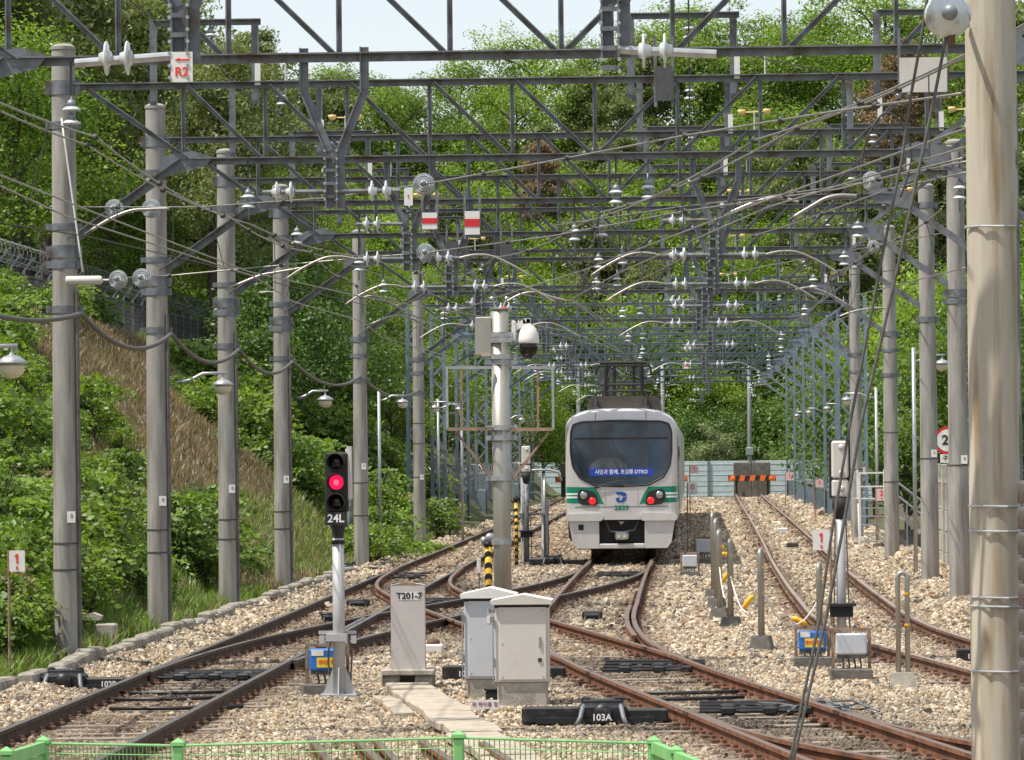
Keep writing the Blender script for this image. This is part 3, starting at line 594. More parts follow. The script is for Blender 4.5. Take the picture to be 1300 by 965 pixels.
def gantry(idx, Y, xl, xr, lab, hangers=(), masts='concrete', frames=True, mtl='steel_grey', dens=1.08, tracks=('A', 'B', 'C'), knee=True, simple=False):
    t = thing('gantry_truss', lab, 'gantry', (0, Y, 0), group='catenary gantries')
    e = 1.6 if knee else .3
    member(t, 'top_chord', (xl, 0, ZT), (xr, 0, ZT), .09, mtl); member(t, 'bottom_chord', (xl+e, 0, ZB), (xr-e, 0, ZB), .09, mtl)
    n = int(round((xr-xl-2*e)/dens)); d = (xr-xl-2*e)/n; xs = [xl+e+i*d for i in range(n+1)]; mid = (xl+xr)/2
    for i, x in enumerate(xs): member(t, 'post', (x, .02, ZB), (x, .02, ZT), .052, mtl)
    for i in range(n):
        if (xs[i]+xs[i+1])/2 < mid: member(t, 'diagonal', (xs[i]+.05, -.03, ZT), (xs[i+1]-.04, -.03, ZB+.02), .056, mtl)
        else: member(t, 'diagonal', (xs[i]+.04, -.03, ZB+.02), (xs[i+1]-.05, -.03, ZT), .056, mtl)
    if knee:
        for s, x0, x1 in ((1, xl, xl+e), (-1, xr, xr-e)):
            member(t, 'knee_brace', (x0+s*.1, -.06, ZB-1.05), (x1, -.06, ZB), .11, mtl); member(t, 'diagonal', (x0+s*.35, -.03, ZT-.05), (x1+s*.1, -.03, ZB), .07, mtl)
            MB().prism([(x1-s*.32, ZB-.22), (x1-s*.3, ZB+.06), (x1+s*.12, ZB+.14), (x1+s*.4, ZB+.06), (x1+s*.3, ZB-.07)][::s], -.075, -.06).build('gusset_plate', mtl, t)
    for x, dr, arms in hangers: hanger(t, x+.10*((idx*7) % 4-1.5)*(idx > 2), ZB, dr, .30, arms if not simple else arms[:1], ('arm_tube' if idx in (1, 2, 4, 6) else None) if not simple else ('galvanised' if idx % 2 else None))
    for k in tracks:
        x = track_x(k, Y)+(.12 if idx % 2 else -.12)
        if simple:
            hang_insulator(t, (x, 0, ZB-.42)); MB().tube([(x, 0, ZB), (x, 0, ZB-.32)], .014, 6).build('insulator_rod', 'steel_dark', t)
        else:
            MB().tube([(x, 0, ZB), (x, 0, ZB-.34)], .014, 6).build('insulator_rod', 'steel_dark', t); hang_insulator(t, (x, 0, ZB-.40))
            if k == 'B': hang_insulator(t, (x+.42, .3, ZB-.32)); MB().tube([(x+.42, .3, ZB), (x+.42, .3, ZB-.2)], .014, 6).build('insulator_rod', 'steel_dark', t)
    if frames:
        for fx in ((xl+xr)/2-4.6, (xl+xr)/2+1.75, (xl+xr)/2+5.0):
            fr = MB()
            for s in (-1, 1): fr.angle((fx+s*.68, .03, ZT-.25), (fx+s*.68, .03, ZT+.86), .085, .014, (0, 1, 0))
            fr.angle((fx-.72, .03, ZT+.84), (fx+.72, .03, ZT+.84), .08, .014); fo = fr.build('feeder_frame', 'steel_blue' if masts == 'lattice' else 'steel_grey', t)
            hang_insulator(t, (fx+.05, .03, ZT+.74), sc=.8)
            if not simple:
                MB().box((fx+.68, -.045, ZT+.14), (.075, .012, .30)).build('tag_plate', 'white_paint', fo)
                sp = inst(SPIN, 'bird_spinner', t, (fx+1.05, -.02, ZT+.05), (0, 0, 0), (1.35, 1.35, 1.35)); inst(CUP, 'spinner_cups', sp, (0, 0, 0), (0, 0, random.uniform(-.6, .6)))
    return t
XL_, XR_ = -8.32, 4.72
HG = [(-3.75, 1.48, (-1, 1)), (.30, 1.48, (-1, 1))]
gantry(0, 38.6, XL_, XR_, 'nearest whole lattice gantry truss, its top cut by the photo edge', [(-3.53, 1.48, (-1, 1))], tracks=('A',))
gantry(1, 52.0, XL_, XR_, 'gantry truss on the leftmost concrete pole, second nearest', HG)
gantry(2, 61.0, XL_, XR_, 'gantry truss on the second concrete pole of the left row', HG)
gantry(3, 70.2, XL_, XR_, 'gantry truss on the third concrete pole of the left row', HG)
gantry(4, 79.6, XL_, XR_, 'gantry truss on the fourth concrete pole of the left row', HG)
gantry(5, 96.0, XL_+.1, XR_+.06, 'gantry truss on the fifth concrete pole of the left row', HG)
gantry(6, 117.0, XL_+.1, XR_+.1, 'last gantry truss carried by concrete poles, above the train roof', HG)
# the nearest gantry: its beam is above the picture, its drop brackets reach into view
t = thing('gantry_truss', 'grey drop brackets of the nearest gantry at the top edge of the photo', 'gantry', (0, 26.0, 0), group='catenary gantries')
member(t, 'bottom_chord', (-7.5, 0, ZB), (2.2, 0, ZB), .11, 'steel_grey'); member(t, 'top_chord', (-7.5, 0, ZT), (2.2, 0, ZT), .11, 'steel_grey')
for i in range(9): member(t, 'post', (-7.2+i*1.05, .02, ZB), (-7.2+i*1.05, .02, ZT), .065, 'steel_grey')
for x in (-3.38, -.52):
    hanger(t, x, ZB, 1.30, .27, ())
for x, s in ((-3.38, -1), (-.52, 1)):
    MB().tube([(x+s*.05, 0, 5.30), (x+s*.70, 0, 5.26)], .030, 10).build('steady_stub', 'galvanised', t)
    inst(SHARED['dpair'], 'insulator', t, (x+s*(.35 if s < 0 else .22), 0, 5.29), (0, 0, 0 if s > 0 else math.pi), (1, 1.1, 1.1))
pl = MB().box((-3.36, -.06, 5.22), (.145, .008, .20)).build('number_plate', 'white_paint', t)
text('R2', .085, 'red_text', pl, (-3.36, -.066, 5.185), bold=.002)
MB().prism([(-3.405, 5.268), (-3.375, 5.255), (-3.375, 5.281)], -.068, -.064).box((-3.343, -.066, 5.268), (.07, .004, .010)).build('arrow', 'red_text', pl)

for i, (y, lab, con) in enumerate(((52.0, 'tallest concrete pole in the left row, nearest to camera', True), (61.0, 'second nearest concrete pole in the left row', False), (70.2, 'third concrete pole in the left row', False), (79.6, 'fourth concrete pole in the left row', False))):
    concrete_pole((XL_, y, -.05), lab, 8.15, bands=((7.6, .19), (7.1, .1), (5.75, .09), (5.42, .17), (5.25, .11), (4.65, .1)), plate=1.9+.1*i, side_tube=True, thin=(1.55, 1.2))
concrete_pole((-8.12, 96, -.05), 'fifth concrete pole in the left row, shrubs at its foot', 8.15, bands=((5.5, .14), (5.1, .1), (4.5, .1)), plate=2.4, thin=(2, 1.2))
concrete_pole((-8.15, 117, -.05), 'slim dark streaked concrete pole beyond the left row', 8.1, bands=((5.5, .14), (5.1, .1), (4.5, .1)), thin=(2, 3, 3.6), plate=2.0)
concrete_pole((4.70, 70.2, .05), 'concrete pole right beside the big pole, rust streak down its side', 8.05, bands=((7.5, .12), (5.35, .14), (5.2, .08)), plate=2.4, thin=(2.3,))
concrete_pole((4.74, 79.6, .05), 'concrete pole just left of the round speed sign', 7.9, bands=((7.5, .12), (5.2, .12)), plate=2.5, thin=(2.4,))
concrete_pole((4.80, 96, .05), 'concrete pole rising behind the white steel stairs', 8.0, bands=((5.4, .12), (5.0, .08), (4.4, .1)), thin=(1.8, 3))
concrete_pole((4.83, 117, .05), 'farthest concrete pole in the right row', 8.0, bands=((5.4, .12), (4.9, .08)), thin=(2,))
# big pole at the right edge, cut by the frame on top and bottom
t = concrete_pole((2.06, 27.0, -.2), 'big weathered concrete pole filling the right edge', 8.6, .190, .165, m='big_concrete')
for z in (4.35, 2.45, 2.28, 1.83, 1.77, 1.33): MB().tube([(-.19, -.06, z), (-.09, -.185, z), (.06, -.20, z-.004), (.19, -.10, z)], .009, 6).build('wire_hoop', 'galvanised', t)
MB().tube([(.16, -.19, .2), (.155, -.185, 5.2)], .012, 6).build('side_tube', 'steel_grey', t)
# balance weights beside it
bw = thing('balance_weight', 'stack of dark round weights peeking in at right edge beside the pole', 'weight', at(1301, 760, 26.6))
wm = mesh_of(MB().lathe([(.03, 0), (.095, .005), (.10, .02), (.10, .135), (.09, .155), (.03, .16)], n=20), 'steel_grey', 'auto')
for k in range(14): inst(wm, 'weight', bw, (.055, 0, -1.6+k*.172))
MB().tube([(.055, 0, -1.8), (.055, 0, 3.2)], .012, 8).build('rod', 'steel_dark', bw)
# far lattice masts with their gantries
def lattice_mast(x, y, lab, H=7.9, w_=.46):
    t = thing('lattice_mast', lab, 'mast', (x, y, -.17), group='blue lattice masts')
    for i in (-1, 1):
        for j in (-1, 1): inst(LEGM, 'leg', t, (i*w_/2, j*w_/2, 0))
    for i in range(int(H/.52)):
        z = 1.15+i*.52
        if z > H-.5: break
        for f in (-1, 1):
            inst(LACE, 'lacing', t, (0, f*w_/2, z), (0, 0 if i % 2 else math.pi, 0)) if i % 2 else inst(LACE2, 'lacing', t, (0, f*w_/2, z))
            if z < 2.2: inst(LACE2 if i % 2 else LACE, 'lacing', t, (0, f*(w_/2-.01), z))
    inst(PLINTH, 'foot_box', t); hang_insulator(t, (0, 0, H+.35)); return t
LEGM = mesh_of(MB().box((0, 0, 3.95), (.10, .10, 7.9)), 'steel_blue'); LACE = mesh_of(MB().bar((-.23, 0, -.26), (.23, 0, .26), .06), 'steel_blue'); LACE2 = mesh_of(MB().bar((.23, 0, -.26), (-.23, 0, .26), .06), 'steel_blue')
PLINTH = mesh_of(MB().box((0, 0, .6), (.56, .56, 1.25), bev=.02).box((0, 0, .02), (.75, .75, .14)), 'steel_blue')
for i, y in enumerate((131, 143, 158, 172, 188, 205, 222)):
    gantry(7+i, y, -9.25, 5.5, ORD[i]+' of the far gantries carried by blue lattice masts, counted from camera', [(-3.9, 1.4, (-1, 1))]+([(.6, 1.4, (-1, 1))] if i % 2 else []), 'lattice', frames=i < 3, mtl='steel_blue', dens=1.3, simple=True)
    lattice_mast(-9.25, y, ORD[i]+' blue lattice mast from camera on the left side'); lattice_mast(5.5, y, ORD[i]+' blue lattice mast from camera on the right side')
# end masts behind the buffer stops
for px, Y, lab in ((952, 256, 'grey end mast rising behind the orange striped buffer stop'), (735, 250, 'grey end mast rising left of the train roof'), (842, 252, 'grey end mast rising just right of the pantograph')):
    p = at(px, 590, Y); t = thing('end_mast', lab, 'mast', (p.x, Y, -1.2), group='end masts')
    MB().lathe([(.16, 0), (.14, 5), (.12, 9.2), (.05, 9.3)], n=16).build('shaft', 'galvanised', t, 'auto'); MB().box((0, -.05, 3.8), (.5, .4, .5), bev=.03).build('switch_box', 'galvanised', t)
    for k, z in enumerate((8.5, 7.9, 9.0)):
        for s in (-1, 1):
            if (k+s) % 3: MB().tube([(0, 0, z), (s*.5, 0, z+.18), (s*1.0, 0, z+.22), (s*1.5, 0, z+.02)], .028, 6).build('pull_off_arm', 'arm_tube', t, True)
    hang_insulator(t, (0, 0, 9.75)); 
    for z in (8.2, 7.4): inst(SHARED['dpair'], 'insulator', t, (.25, -.1, z), (0, 0, 0), (1.2, 1.2, 1.2))

# ---------------------------------------------------------------- wires
def wire(name, lab, pts, r=.010, m='wire', droppers=None, cat='wire', sag=0.0, n=10, group=None, clamps=True):
    P = []
    pts = [Vector(p) for p in pts]
    for i in range(len(pts)-1):
        a, b = pts[i], pts[i+1]
        for j in range(n):
            t = j/n; q = a.lerp(b, t); q.z -= sag*4*t*(1-t); P.append(q)
    P.append(pts[-1]); o = MB().tube(P, r, 6).build(name, m, None, True); tag(o, lab, cat, group)
    if droppers:
        for a, b in droppers: MB().tube([a, b], .006, 5).build('dropper', 'wire_dark', o)
    if clamps and r >= .0095:
        for q in P[2::4]:
            if q.y < 75: inst(CLAMP, 'wire_clamp', o, q, (0, 0, random.uniform(0, 3)))
    return o
CLAMP = mesh_of(MB().lathe([(.015, -.03), (.03, -.025), (.034, 0), (.03, .025), (.015, .03)], axis='X', n=8), 'wire_dark', True)
GY = [26, 38.6, 52, 61, 70.2, 79.6, 96, 117, 131, 143, 158, 172, 188, 205, 222, 250]
def span(k, z, y0=20, y1=250, st=.12):
    return [(track_x(k, y)+(st if i % 2 else -st), y, z) for i, y in enumerate(GY) if y0 <= y <= y1]
for k, nm, y0 in (('A', 'leftmost track', 20), ('B', 'train track', 20), ('C', 'right siding', 50)):
    ms = span(k, 5.80, y0); cs = span(k, 5.02, y0, st=-.18)
    dr = []
    for i in range(min(7, len(ms)-1)):
        for f in (.2, .5, .8):
            a = Vector(ms[i]).lerp(Vector(ms[i+1]), f); b = Vector(cs[i]).lerp(Vector(cs[i+1]), f); a.z -= .10*4*f*(1-f); dr.append((a, b))
    wire('messenger_wire', 'sagging upper catenary wire above the '+nm, ms, .0105, sag=.10, droppers=dr); wire('contact_wire', 'straight contact wire hung low above the '+nm, cs, .009)
wire('messenger_wire', 'catenary wire above the crossover from left switch to train', [(track_x('X1', min(max(y, 48.3), 94.9)), y, 5.72) for y in (26, 38.6, 52, 61, 70.2, 79.6, 96)], .0095, sag=.09)
wire('contact_wire', 'contact wire above the crossover from left switch to train', [(track_x('X1', min(max(y, 48.3), 94.9)), y, 5.08) for y in (26, 38.6, 52, 61, 70.2, 79.6, 96)], .009)
wire('messenger_wire', 'catenary wire above the crossover to the far left track', [(track_x('X2', min(y, 90.9))-.25 if y > 50.8 else track_x('B', y)-.3, y, 5.68) for y in (26, 38.6, 52, 61, 70.2, 79.6, 92, 117)], .0095, sag=.09)
wire('contact_wire', 'contact wire above the crossover to the far left track', [(track_x('X2', min(y, 90.9))-.25 if y > 50.8 else track_x('B', y)-.3, y, 5.05) for y in (26, 38.6, 52, 61, 70.2, 79.6, 92, 117)], .009)
# feeder wires on the frames above the trusses
for fx, nm in ((-6.35, 'leftmost'), (0.0, 'middle'), (3.25, 'rightmost')):
    wire('feeder_wire', nm+' feeder wire along the frames on top of the gantries', [(fx, y, 7.95) for y in GY], .010, 'wire_dark', sag=.12)
# wires that cross the yard slantwise, each anchored on a pole through insulators
def slant(lab, pix, r=.0105, m='wire', sp=(), sag=0.0, cat='wire'):
    pts = [at(x, y, Y) for x, y, Y in pix]; o = wire('span_wire' if cat == 'wire' else 'hanging_cable', lab, pts, r, m, cat=cat, sag=sag, n=6, clamps=cat == 'wire')
    for x, y, Y in sp: spool(o, at(x, y, Y), 0.0, 1.0)
    return o
slant('bright span wire from the nearest left pole rising towards the upper right corner', [(100, 263, 52), (253, 263, 50), (419, 251, 47), (538, 234, 45), (655, 213, 43), (870, 172, 38), (1062, 141, 33), (1226, 118, 29)], sp=((145, 265, 51.6), (192, 265, 51.2), (538, 234, 45)))
slant('span wire with porcelain insulator ending left of the big pole', [(700, 287, 70), (860, 263, 62), (973, 250, 56), (1096, 232, 50), (1227, 205, 45)], .011, sp=((1107, 230, 49.5),))
slant('low span wire from left pole weight to centre', [(85, 356, 52), (215, 350, 53), (430, 330, 52), (540, 321, 52), (700, 300, 50), (870, 268, 47), (1065, 240, 44), (1226, 200, 40)], .011, sp=((150, 355, 51.7), (180, 353, 51.5), (540, 321, 52)))
slant('thin span wire sloping up to the right behind the loop of cable', [(780, 372, 90), (873, 325, 75), (1007, 284, 62), (1130, 240, 52), (1226, 219, 47)], .010)
slant('thin span wire low on the right ending at white spool insulator', [(760, 395, 100), (900, 352, 90), (1040, 325, 82), (1109, 313, 78), (1226, 290, 70)], .010, sp=((1109, 313, 77.5),))
slant('thin span wire left of centre sloping towards the camera dome', [(330, 300, 70), (470, 345, 80), (620, 400, 100), (760, 440, 140)], .010)
slant('dark span wire low across the left poles', [(0, 283, 44), (110, 300, 50), (260, 335, 58), (400, 372, 68), (560, 410, 85)], .008, 'wire_dark')
slant('bare wire crossing high between centre and right frames', [(860, 64, 40), (930, 66, 40), (1050, 92, 40), (1150, 125, 40)], .006, 'wire_dark')
slant('thin wire sloping from right hanger to centre', [(650, 410, 120), (800, 382, 105), (960, 360, 90), (1120, 345, 80), (1226, 332, 74)], .009, 'wire_dark')
# white cylindrical tensioner on the leftmost pole and its stay rod
tn = thing('wire_tensioner', 'white cylinder tensioner strapped to the leftmost pole', 'tensioner', at(107, 356, 51.7)); MB().lathe([(.02, -.25), (.055, -.24), (.06, -.22), (.06, .20), (.05, .23), (.015, .25)], axis='X', n=16).build('cylinder', 'cabinet_grey', tn, 'auto'); MB().tube([(.25, 0, 0), (.42, 0, 0)], .012, 6).build('rod', 'galvanised', tn)
slant('thin white stay rod slanting down the leftmost pole', [(78, 150, 51.75), (105, 345, 51.7)], .013, 'rope', cat='stay rod')
# heavy cable slung from pole to pole on the left
pp = [(-8.15, 38.6, 4.75)]+[(XL_+.22, y, 4.55) for y in (52, 61, 70.2, 79.6, 96, 117)]+[(-8.5, 143, 4.2)]
wire('slung_cable', 'thick dark cable slung from pole to pole on the left', pp, .034, 'cable', sag=.34, n=16, clamps=False, cat='cable')
# two dark cables hanging down across the right side, and the big insulator they leave from
slant('left of the two dark cables hanging down past the right signal', [(1181, -30, 26.5), (1170, 47, 26.5), (1157, 118, 26.5), (1145, 202, 26.5), (1121, 320, 26.5), (1079, 539, 26.5), (1057, 669, 26.5), (1038, 799, 26.5), (1001, 975, 26.5)], .0115, 'cable', cat='cable')
slant('right of the two dark cables hanging down past the right signal', [(1202, 42, 26.25), (1185, 130, 26.25), (1166, 218, 26.25), (1144, 320, 26.25), (1120, 426, 26.25), (1092, 542, 26.25), (1073, 655, 26.25), (1050, 779, 26.25), (1005, 975, 26.25)], .012, 'cable', cat='cable')
p = at(1203, 20, 26.3); t = thing('disc_insulator', 'big white porcelain insulator at the top right corner', 'insulator', p)
MB().lathe([(.03, -.20), (.05, -.19), (.075, -.14), (.13, -.10), (.155, -.05), (.155, .0), (.12, .04), (.14, .06), (.14, .09), (.06, .12), (.03, .2)], axis='Y', n=28).build('porcelain_disc', 'porcelain', t, True)
MB().lathe([(.02, -.30), (.045, -.28), (.055, -.2), (.05, -.18)], axis='Y', n=14).build('metal_cap', 'insulator_cap', t, True); MB().box((.02, -.05, -.16), (.05, .06, .08)).build('clamp', 'rust_brown', t); MB().tube([(0, .15, 0), (.17, .6, .0)], .02, 8).build('rod', 'steel_grey', t)
# loops of jumper cable
def jumper(lab, pix, Y, r=.014): 
    P = [at(x, y, Y) for x, y in pix]; Q = []
    for i in range(len(P)-1):
        q = [P[max(i-1, 0)], P[i], P[i+1], P[min(i+2, len(P)-1)]]
        for j in range(5):
            s = j/5; Q.append(.5*((2*q[1])+(-q[0]+q[2])*s+(2*q[0]-5*q[1]+4*q[2]-q[3])*s*s+(-q[0]+3*q[1]-3*q[2]+q[3])*s**3))
    Q.append(P[-1]); tag(MB().tube(Q, r, 6).build('jumper_cable', 'wire_dark', None, True), lab, 'cable')
jumper('black cable loop arching beside the grey sign at right', [(1094, 250), (1095, 200), (1106, 165), (1125, 143), (1147, 160), (1157, 195), (1152, 225), (1143, 250)], 45)
jumper('dark cable arch left of the round camera mast top', [(563, 440), (566, 385), (577, 352), (590, 343), (604, 358), (610, 400), (607, 440)], 88, .016)
jumper('thin dark jumper hanging between span wires in the centre', [(770, 190), (765, 240), (760, 275), (755, 295)], 50, .008)
jumper('dark drooping jumper left of the V bracket', [(322, 285), (345, 300), (365, 318), (378, 330)], 60, .012)
jumper('dark hanging jumper in the middle of the yard', [(728, 300), (737, 318), (740, 345), (741, 380)], 62, .010)
# curved contact-line tubes seen from below
def bow(lab, pix, Y, r=.022):
    P = [at(x, y, Y) for x, y in pix]; Q = []
    for i in range(len(P)-1):
        q = [P[max(i-1, 0)], P[i], P[i+1], P[min(i+2, len(P)-1)]]
        for j in range(5):
            s = j/5; Q.append(.5*((2*q[1])+(-q[0]+q[2])*s+(2*q[0]-5*q[1]+4*q[2]-q[3])*s*s+(-q[0]+3*q[1]-3*q[2]+q[3])*s**3))
    Q.append(P[-1]); o = tag(MB().tube(Q, r, 8).build('pull_off_tube', 'arm_tube', None, True), lab, 'pull-off tube', 'pull-off tubes'); MB().tube([Q[0], Q[0]+(Q[0]-Q[1])*2], r*.8, 6).build('end_clamp', 'wire_dark', o)
bow('curved pull-off tube beside the leftmost pole', [(115, 293), (140, 278), (165, 268), (185, 266), (215, 265)], 50)
bow('long curved pull-off tube at right above the loop of posts', [(927, 270), (955, 258), (980, 251), (1000, 253), (1014, 257)], 50)
bow('pull-off tube just left of the right spool insulator', [(1007, 276), (1030, 262), (1048, 252), (1066, 248), (1088, 249)], 48)
bow('pull-off tube left of centre below the wires', [(460, 378), (475, 376), (495, 385), (515, 396)], 80)
bow('pull-off tube arching above the train left of centre', [(640, 385), (660, 374), (680, 371), (700, 377), (720, 382)], 75)
bow('pull-off tube at the lower left of centre wires', [(470, 412), (495, 402), (515, 402), (540, 412)], 80)
bow('pull-off tube near the right poles low down', [(1065, 402), (1085, 395), (1110, 391), (1128, 392)], 92)
bow('pull-off tube above the right signal head', [(1010, 368), (1028, 365), (1050, 372), (1078, 388)], 92)
bow('pull-off tube between left poles at knee brace height', [(300, 362), (330, 350), (350, 346), (385, 340)], 64)
bow('pull-off tube behind the third left pole', [(330, 372), (345, 371), (365, 380), (385, 390)], 80)
# ================================================================ TRAIN
def rounded(poly, r, n=5):
    """round the corners of a polygon"""
    out = []; m = len(poly)
    for i in range(m):
        p0, p, p1 = Vector(poly[i-1]), Vector(poly[i]), Vector(poly[(i+1) % m]); rr = r[i] if isinstance(r, (list, tuple)) else r
        a = p+(p0-p).normalized()*rr; b = p+(p1-p).normalized()*rr
        for k in range(n+1): t = k/n; out.append(tuple((1-t)**2*a+2*t*(1-t)*p+t*t*b))
    return out
TX, TY = -1.765, 96.6
def tp(x, y): return ((x-790.5)/51.7, (709-y)/51.7)          # photo position on the train's end -> (x, z) in train coordinates
def build_train():
    t = thing('train', 'silver metro train with green stripe and dark windscreen, number 2829', 'train', (TX, TY, 0))
    def outline(ins):
        hw = 1.375-ins; P = [(-hw, .98), (-hw, 2.2)]
        for k in range(0, 25):
            a = math.pi-math.pi*k/24; c, s = math.cos(a), math.sin(a)
            P.append((hw*math.copysign(abs(c)**(2/3.4), c), 3.12+(.60-ins*.9)*abs(s)**(2/2.6)))
        return P+[(hw, 2.2), (hw, .98)]
    secs = [(0, .17), (.02, .11), (.055, .06), (.12, .02), (.22, 0), (19.3, 0)]
    def body(y0, secs, nm, front=True):
        mb = MB(); n = len(outline(0))
        for y, ins in secs: mb.v += [(x, y0+y, z) for x, z in outline(ins)]
        for i in range(len(secs)-1): mb.f += [(i*n+j, i*n+(j+1) % n, (i+1)*n+(j+1) % n, (i+1)*n+j) for j in range(n)]
        mb.f.append(tuple(range(n-1, -1, -1))); mb.f.append(tuple((len(secs)-1)*n+j for j in range(n)))
        return mb.build(nm, 'train_silver', t, 'auto')
    car = body(0, secs, 'car_body')
    for c in (1, 2, 3): body(c*20.0, [(0, .08), (.05, 0), (19.3, 0)], 'car_body')
    for c in range(3): MB().box((0, c*20.0+19.65, 2.1), (2.3, .72, 2.2)).build('gangway', 'rubber', t)
    def sy(x):
        d = 1.375-abs(x); return float(np.interp(d, [0, .02, .06, .11, .17], [.22, .12, .055, .02, 0]))
    def patch(xs, top, bot, nm, m, parent, off=.004):
        mb = MB()
        for x in xs: mb.v += [(x, sy(x)-off, bot(x)), (x, sy(x)-off, top(x))]
        mb.f = [(2*i, 2*i+2, 2*i+3, 2*i+1) for i in range(len(xs)-1)]
        return mb.build(nm, m, parent)
    # green stripes with the white lines, turning round the corners
    for s in (-1, 1):
        a = sorted([s*x for x in list(np.linspace(1.372, 1.2, 9))+[1.1, .9, .75, .66, .57, .5, .43]])
        g = patch(a, lambda x: 1.795-.02*(1.37-abs(x)) if abs(x) > .6 else 1.72-(.6-abs(x))*2.2, lambda x: 1.40-.03*(1.37-abs(x))/.9 if abs(x) > .43 else 1.36, 'green_stripe', 'train_green', t)
        b = sorted([s*x for x in list(np.linspace(1.373, 1.2, 9))+[1.1, 1.05]])
        patch(b, lambda x: 1.64, lambda x: 1.595, 'white_line', 'train_white', g, .008); patch(b, lambda x: 1.56, lambda x: 1.515, 'white_line', 'train_white', g, .008)
        MB().box((s*1.379, 9.9, 1.59), (.006, 18.6, .40)).build('green_stripe', 'train_green', t)
        pod = rounded([(s*(-.05)+s*.80, 1.33), (s*.57, 1.34), (s*.63, 1.66), (s*1.02, 1.745), (s*1.10, 1.56), (s*1.02, 1.36)], .09)
        po = MB().prism(pod, -.03, .02).build('lamp_pod', 'rubber', t, 'auto')
        for x, z, r, m in ((s*.93, 1.585, .085, 'lamp_reflector'), (s*.715, 1.445, .082, 'tail_lamp')):
            MB().lathe([(.004, -.05), (r*.7, -.047), (r, -.036), (r*1.05, -.028)], (x, 0, z), 'Y', 18).build('tail_light' if m == 'tail_lamp' else 'headlight', m, po, True)
    # windscreen
    W = [tp(*p) for p in ((727.5, 572), (728, 548), (731, 538), (741, 535), (790, 533.5), (840, 535), (850, 538), (853.5, 548), (853.5, 574), (851, 590), (843, 604), (824, 613.5), (790, 615), (757, 613.5), (739, 604), (730, 590))]
    Wr = rounded(W, .06, 3); fr = MB(); cx, cz = tp(790.5, 574); Wo = [(cx+(x-cx)*1.035, cz+(z-cz)*1.055) for x, z in Wr]; n = len(Wr)
    fr.v = [(x, -.02, z) for x, z in Wo]+[(x, -.02, z) for x, z in Wr]+[(x, .03, z) for x, z in Wo]+[(x, .01, z) for x, z in Wr]
    for i in range(n): j = (i+1) % n; fr.f += [(i, j, n+j, n+i), (2*n+j, 2*n+i, i, j)[::-1], (n+i, n+j, 3*n+j, 3*n+i)]
    gl = MB().prism(Wr, -.008, .02).build('windscreen', 'screen_glass', t); fr.build('screen_frame', 'rubber', gl, True)
    x0, z0 = tp(750, 602.5); x1, z1 = tp(831, 593.5)
    bn = MB().box(((x0+x1)/2, -.011, (z0+z1)/2), (x1-x0, .004, z1-z0)).build('banner', 'banner_blue', gl); text('시민과 함께, 초일류 DTRO', .125, 'text_white', bn, ((x0+x1)/2, -.015, (z0+z1)/2), wx=.93, bold=.002)
    x0, z0 = tp(731, 556.5); x1, z1 = tp(850, 554); MB().box(((x0+x1)/2, -.010, (z0+z1)/2), (x1-x0, .003, z1-z0)).build('blind_edge', 'rubber', gl)
    x0, z0 = tp(825, 594); x1, z1 = tp(840, 557.5); MB().prism(rounded([(x0, z0), (x1, z0), (x1, z1), (x0, z1)], .06), -.0105, -.0085).build('cab_door_window', 'screen_inner', gl)
    x0, z0 = tp(741, 598); MB().prism(rounded([(-.80, z0-.02), (.2, z0-.02), (.1, z0+.22), (-.15, z0+.36), (-.55, z0+.34), (-.75, z0+.2)], .1), -.0100, -.0085).build('driver_desk', 'screen_inner2', gl)
    MB().tube([(-.62, -.04, 1.78), (-.4, -.05, 1.86), (.0, -.04, 1.95)], .012, 6).build('wiper', 'rubber', t); MB().box((-.60, -.03, 1.78), (.12, .05, .05), bev=.01).build('wiper_mount', 'rubber', t)
    # emblem: a slanted blue D cut by a white stroke, and the car number
    cx, cz = tp(790, 630)
    emb = MB().prism([(cx-.14, cz+.135), (cx+.06, cz+.135), (cx+.12, cz+.10), (cx+.135, cz+.03), (cx+.03, cz+.03), (cx+.0, cz+.065), (cx-.10, cz+.065)], -.010, -.003).build('emblem', 'train_blue', t)
    MB().prism([(cx+.135, cz+.01), (cx+.11, cz-.08), (cx+.05, cz-.125), (cx-.10, cz-.125), (cx-.14, cz-.02), (cx-.03, cz+.01), (cx-.06, cz-.07), (cx+.01, cz-.07), (cx+.04, cz+.01)], -.010, -.003).build('emblem_bow', 'train_blue', emb)
    text('2829', .155, 'train_green', t, (cx+.01, -.006, tp(0, 643.3)[1]), bold=.006, name='car_number', wx=1.15)
    # bumper, skirt and coupler pocket
    for s in (-1, 1):
        MB().prism(rounded([(s*1.34, .955), (s*1.34, 1.13), (s*.50, 1.15), (s*.44, 1.06), (s*.50, .955)], .02), -.09, .25).build('bumper', 'train_silver', t, 'auto')
        MB().prism([(s*1.30, .953), (s*.56, .953), (s*.555, .28), (s*1.10, .28), (s*1.21, .42)], -.02, .35).build('skirt', 'train_silver', t)
        MB().box((s*1.0, -.012, .80), (.13, .025, .14)).build('socket', 'rubber', t) if s < 0 else None
        MB().tube([(s*1.28, .5, .95), (s*1.27, .5, .55), (s*1.2, .5, .45)], .05, 8).build('side_hose', 'rubber', t)
    MB().box((0, .14, .335), (1.112, .34, .12), bev=.02).build('skirt_sill', 'train_silver', t)
    MB().box((0, .20, 1.10), (.92, .3, .07), bev=.02).build('bumper_beam', 'train_silver', t); MB().box((0, .6, .70), (1.08, .5, .66)).build('coupler_pocket', 'rubber', t)
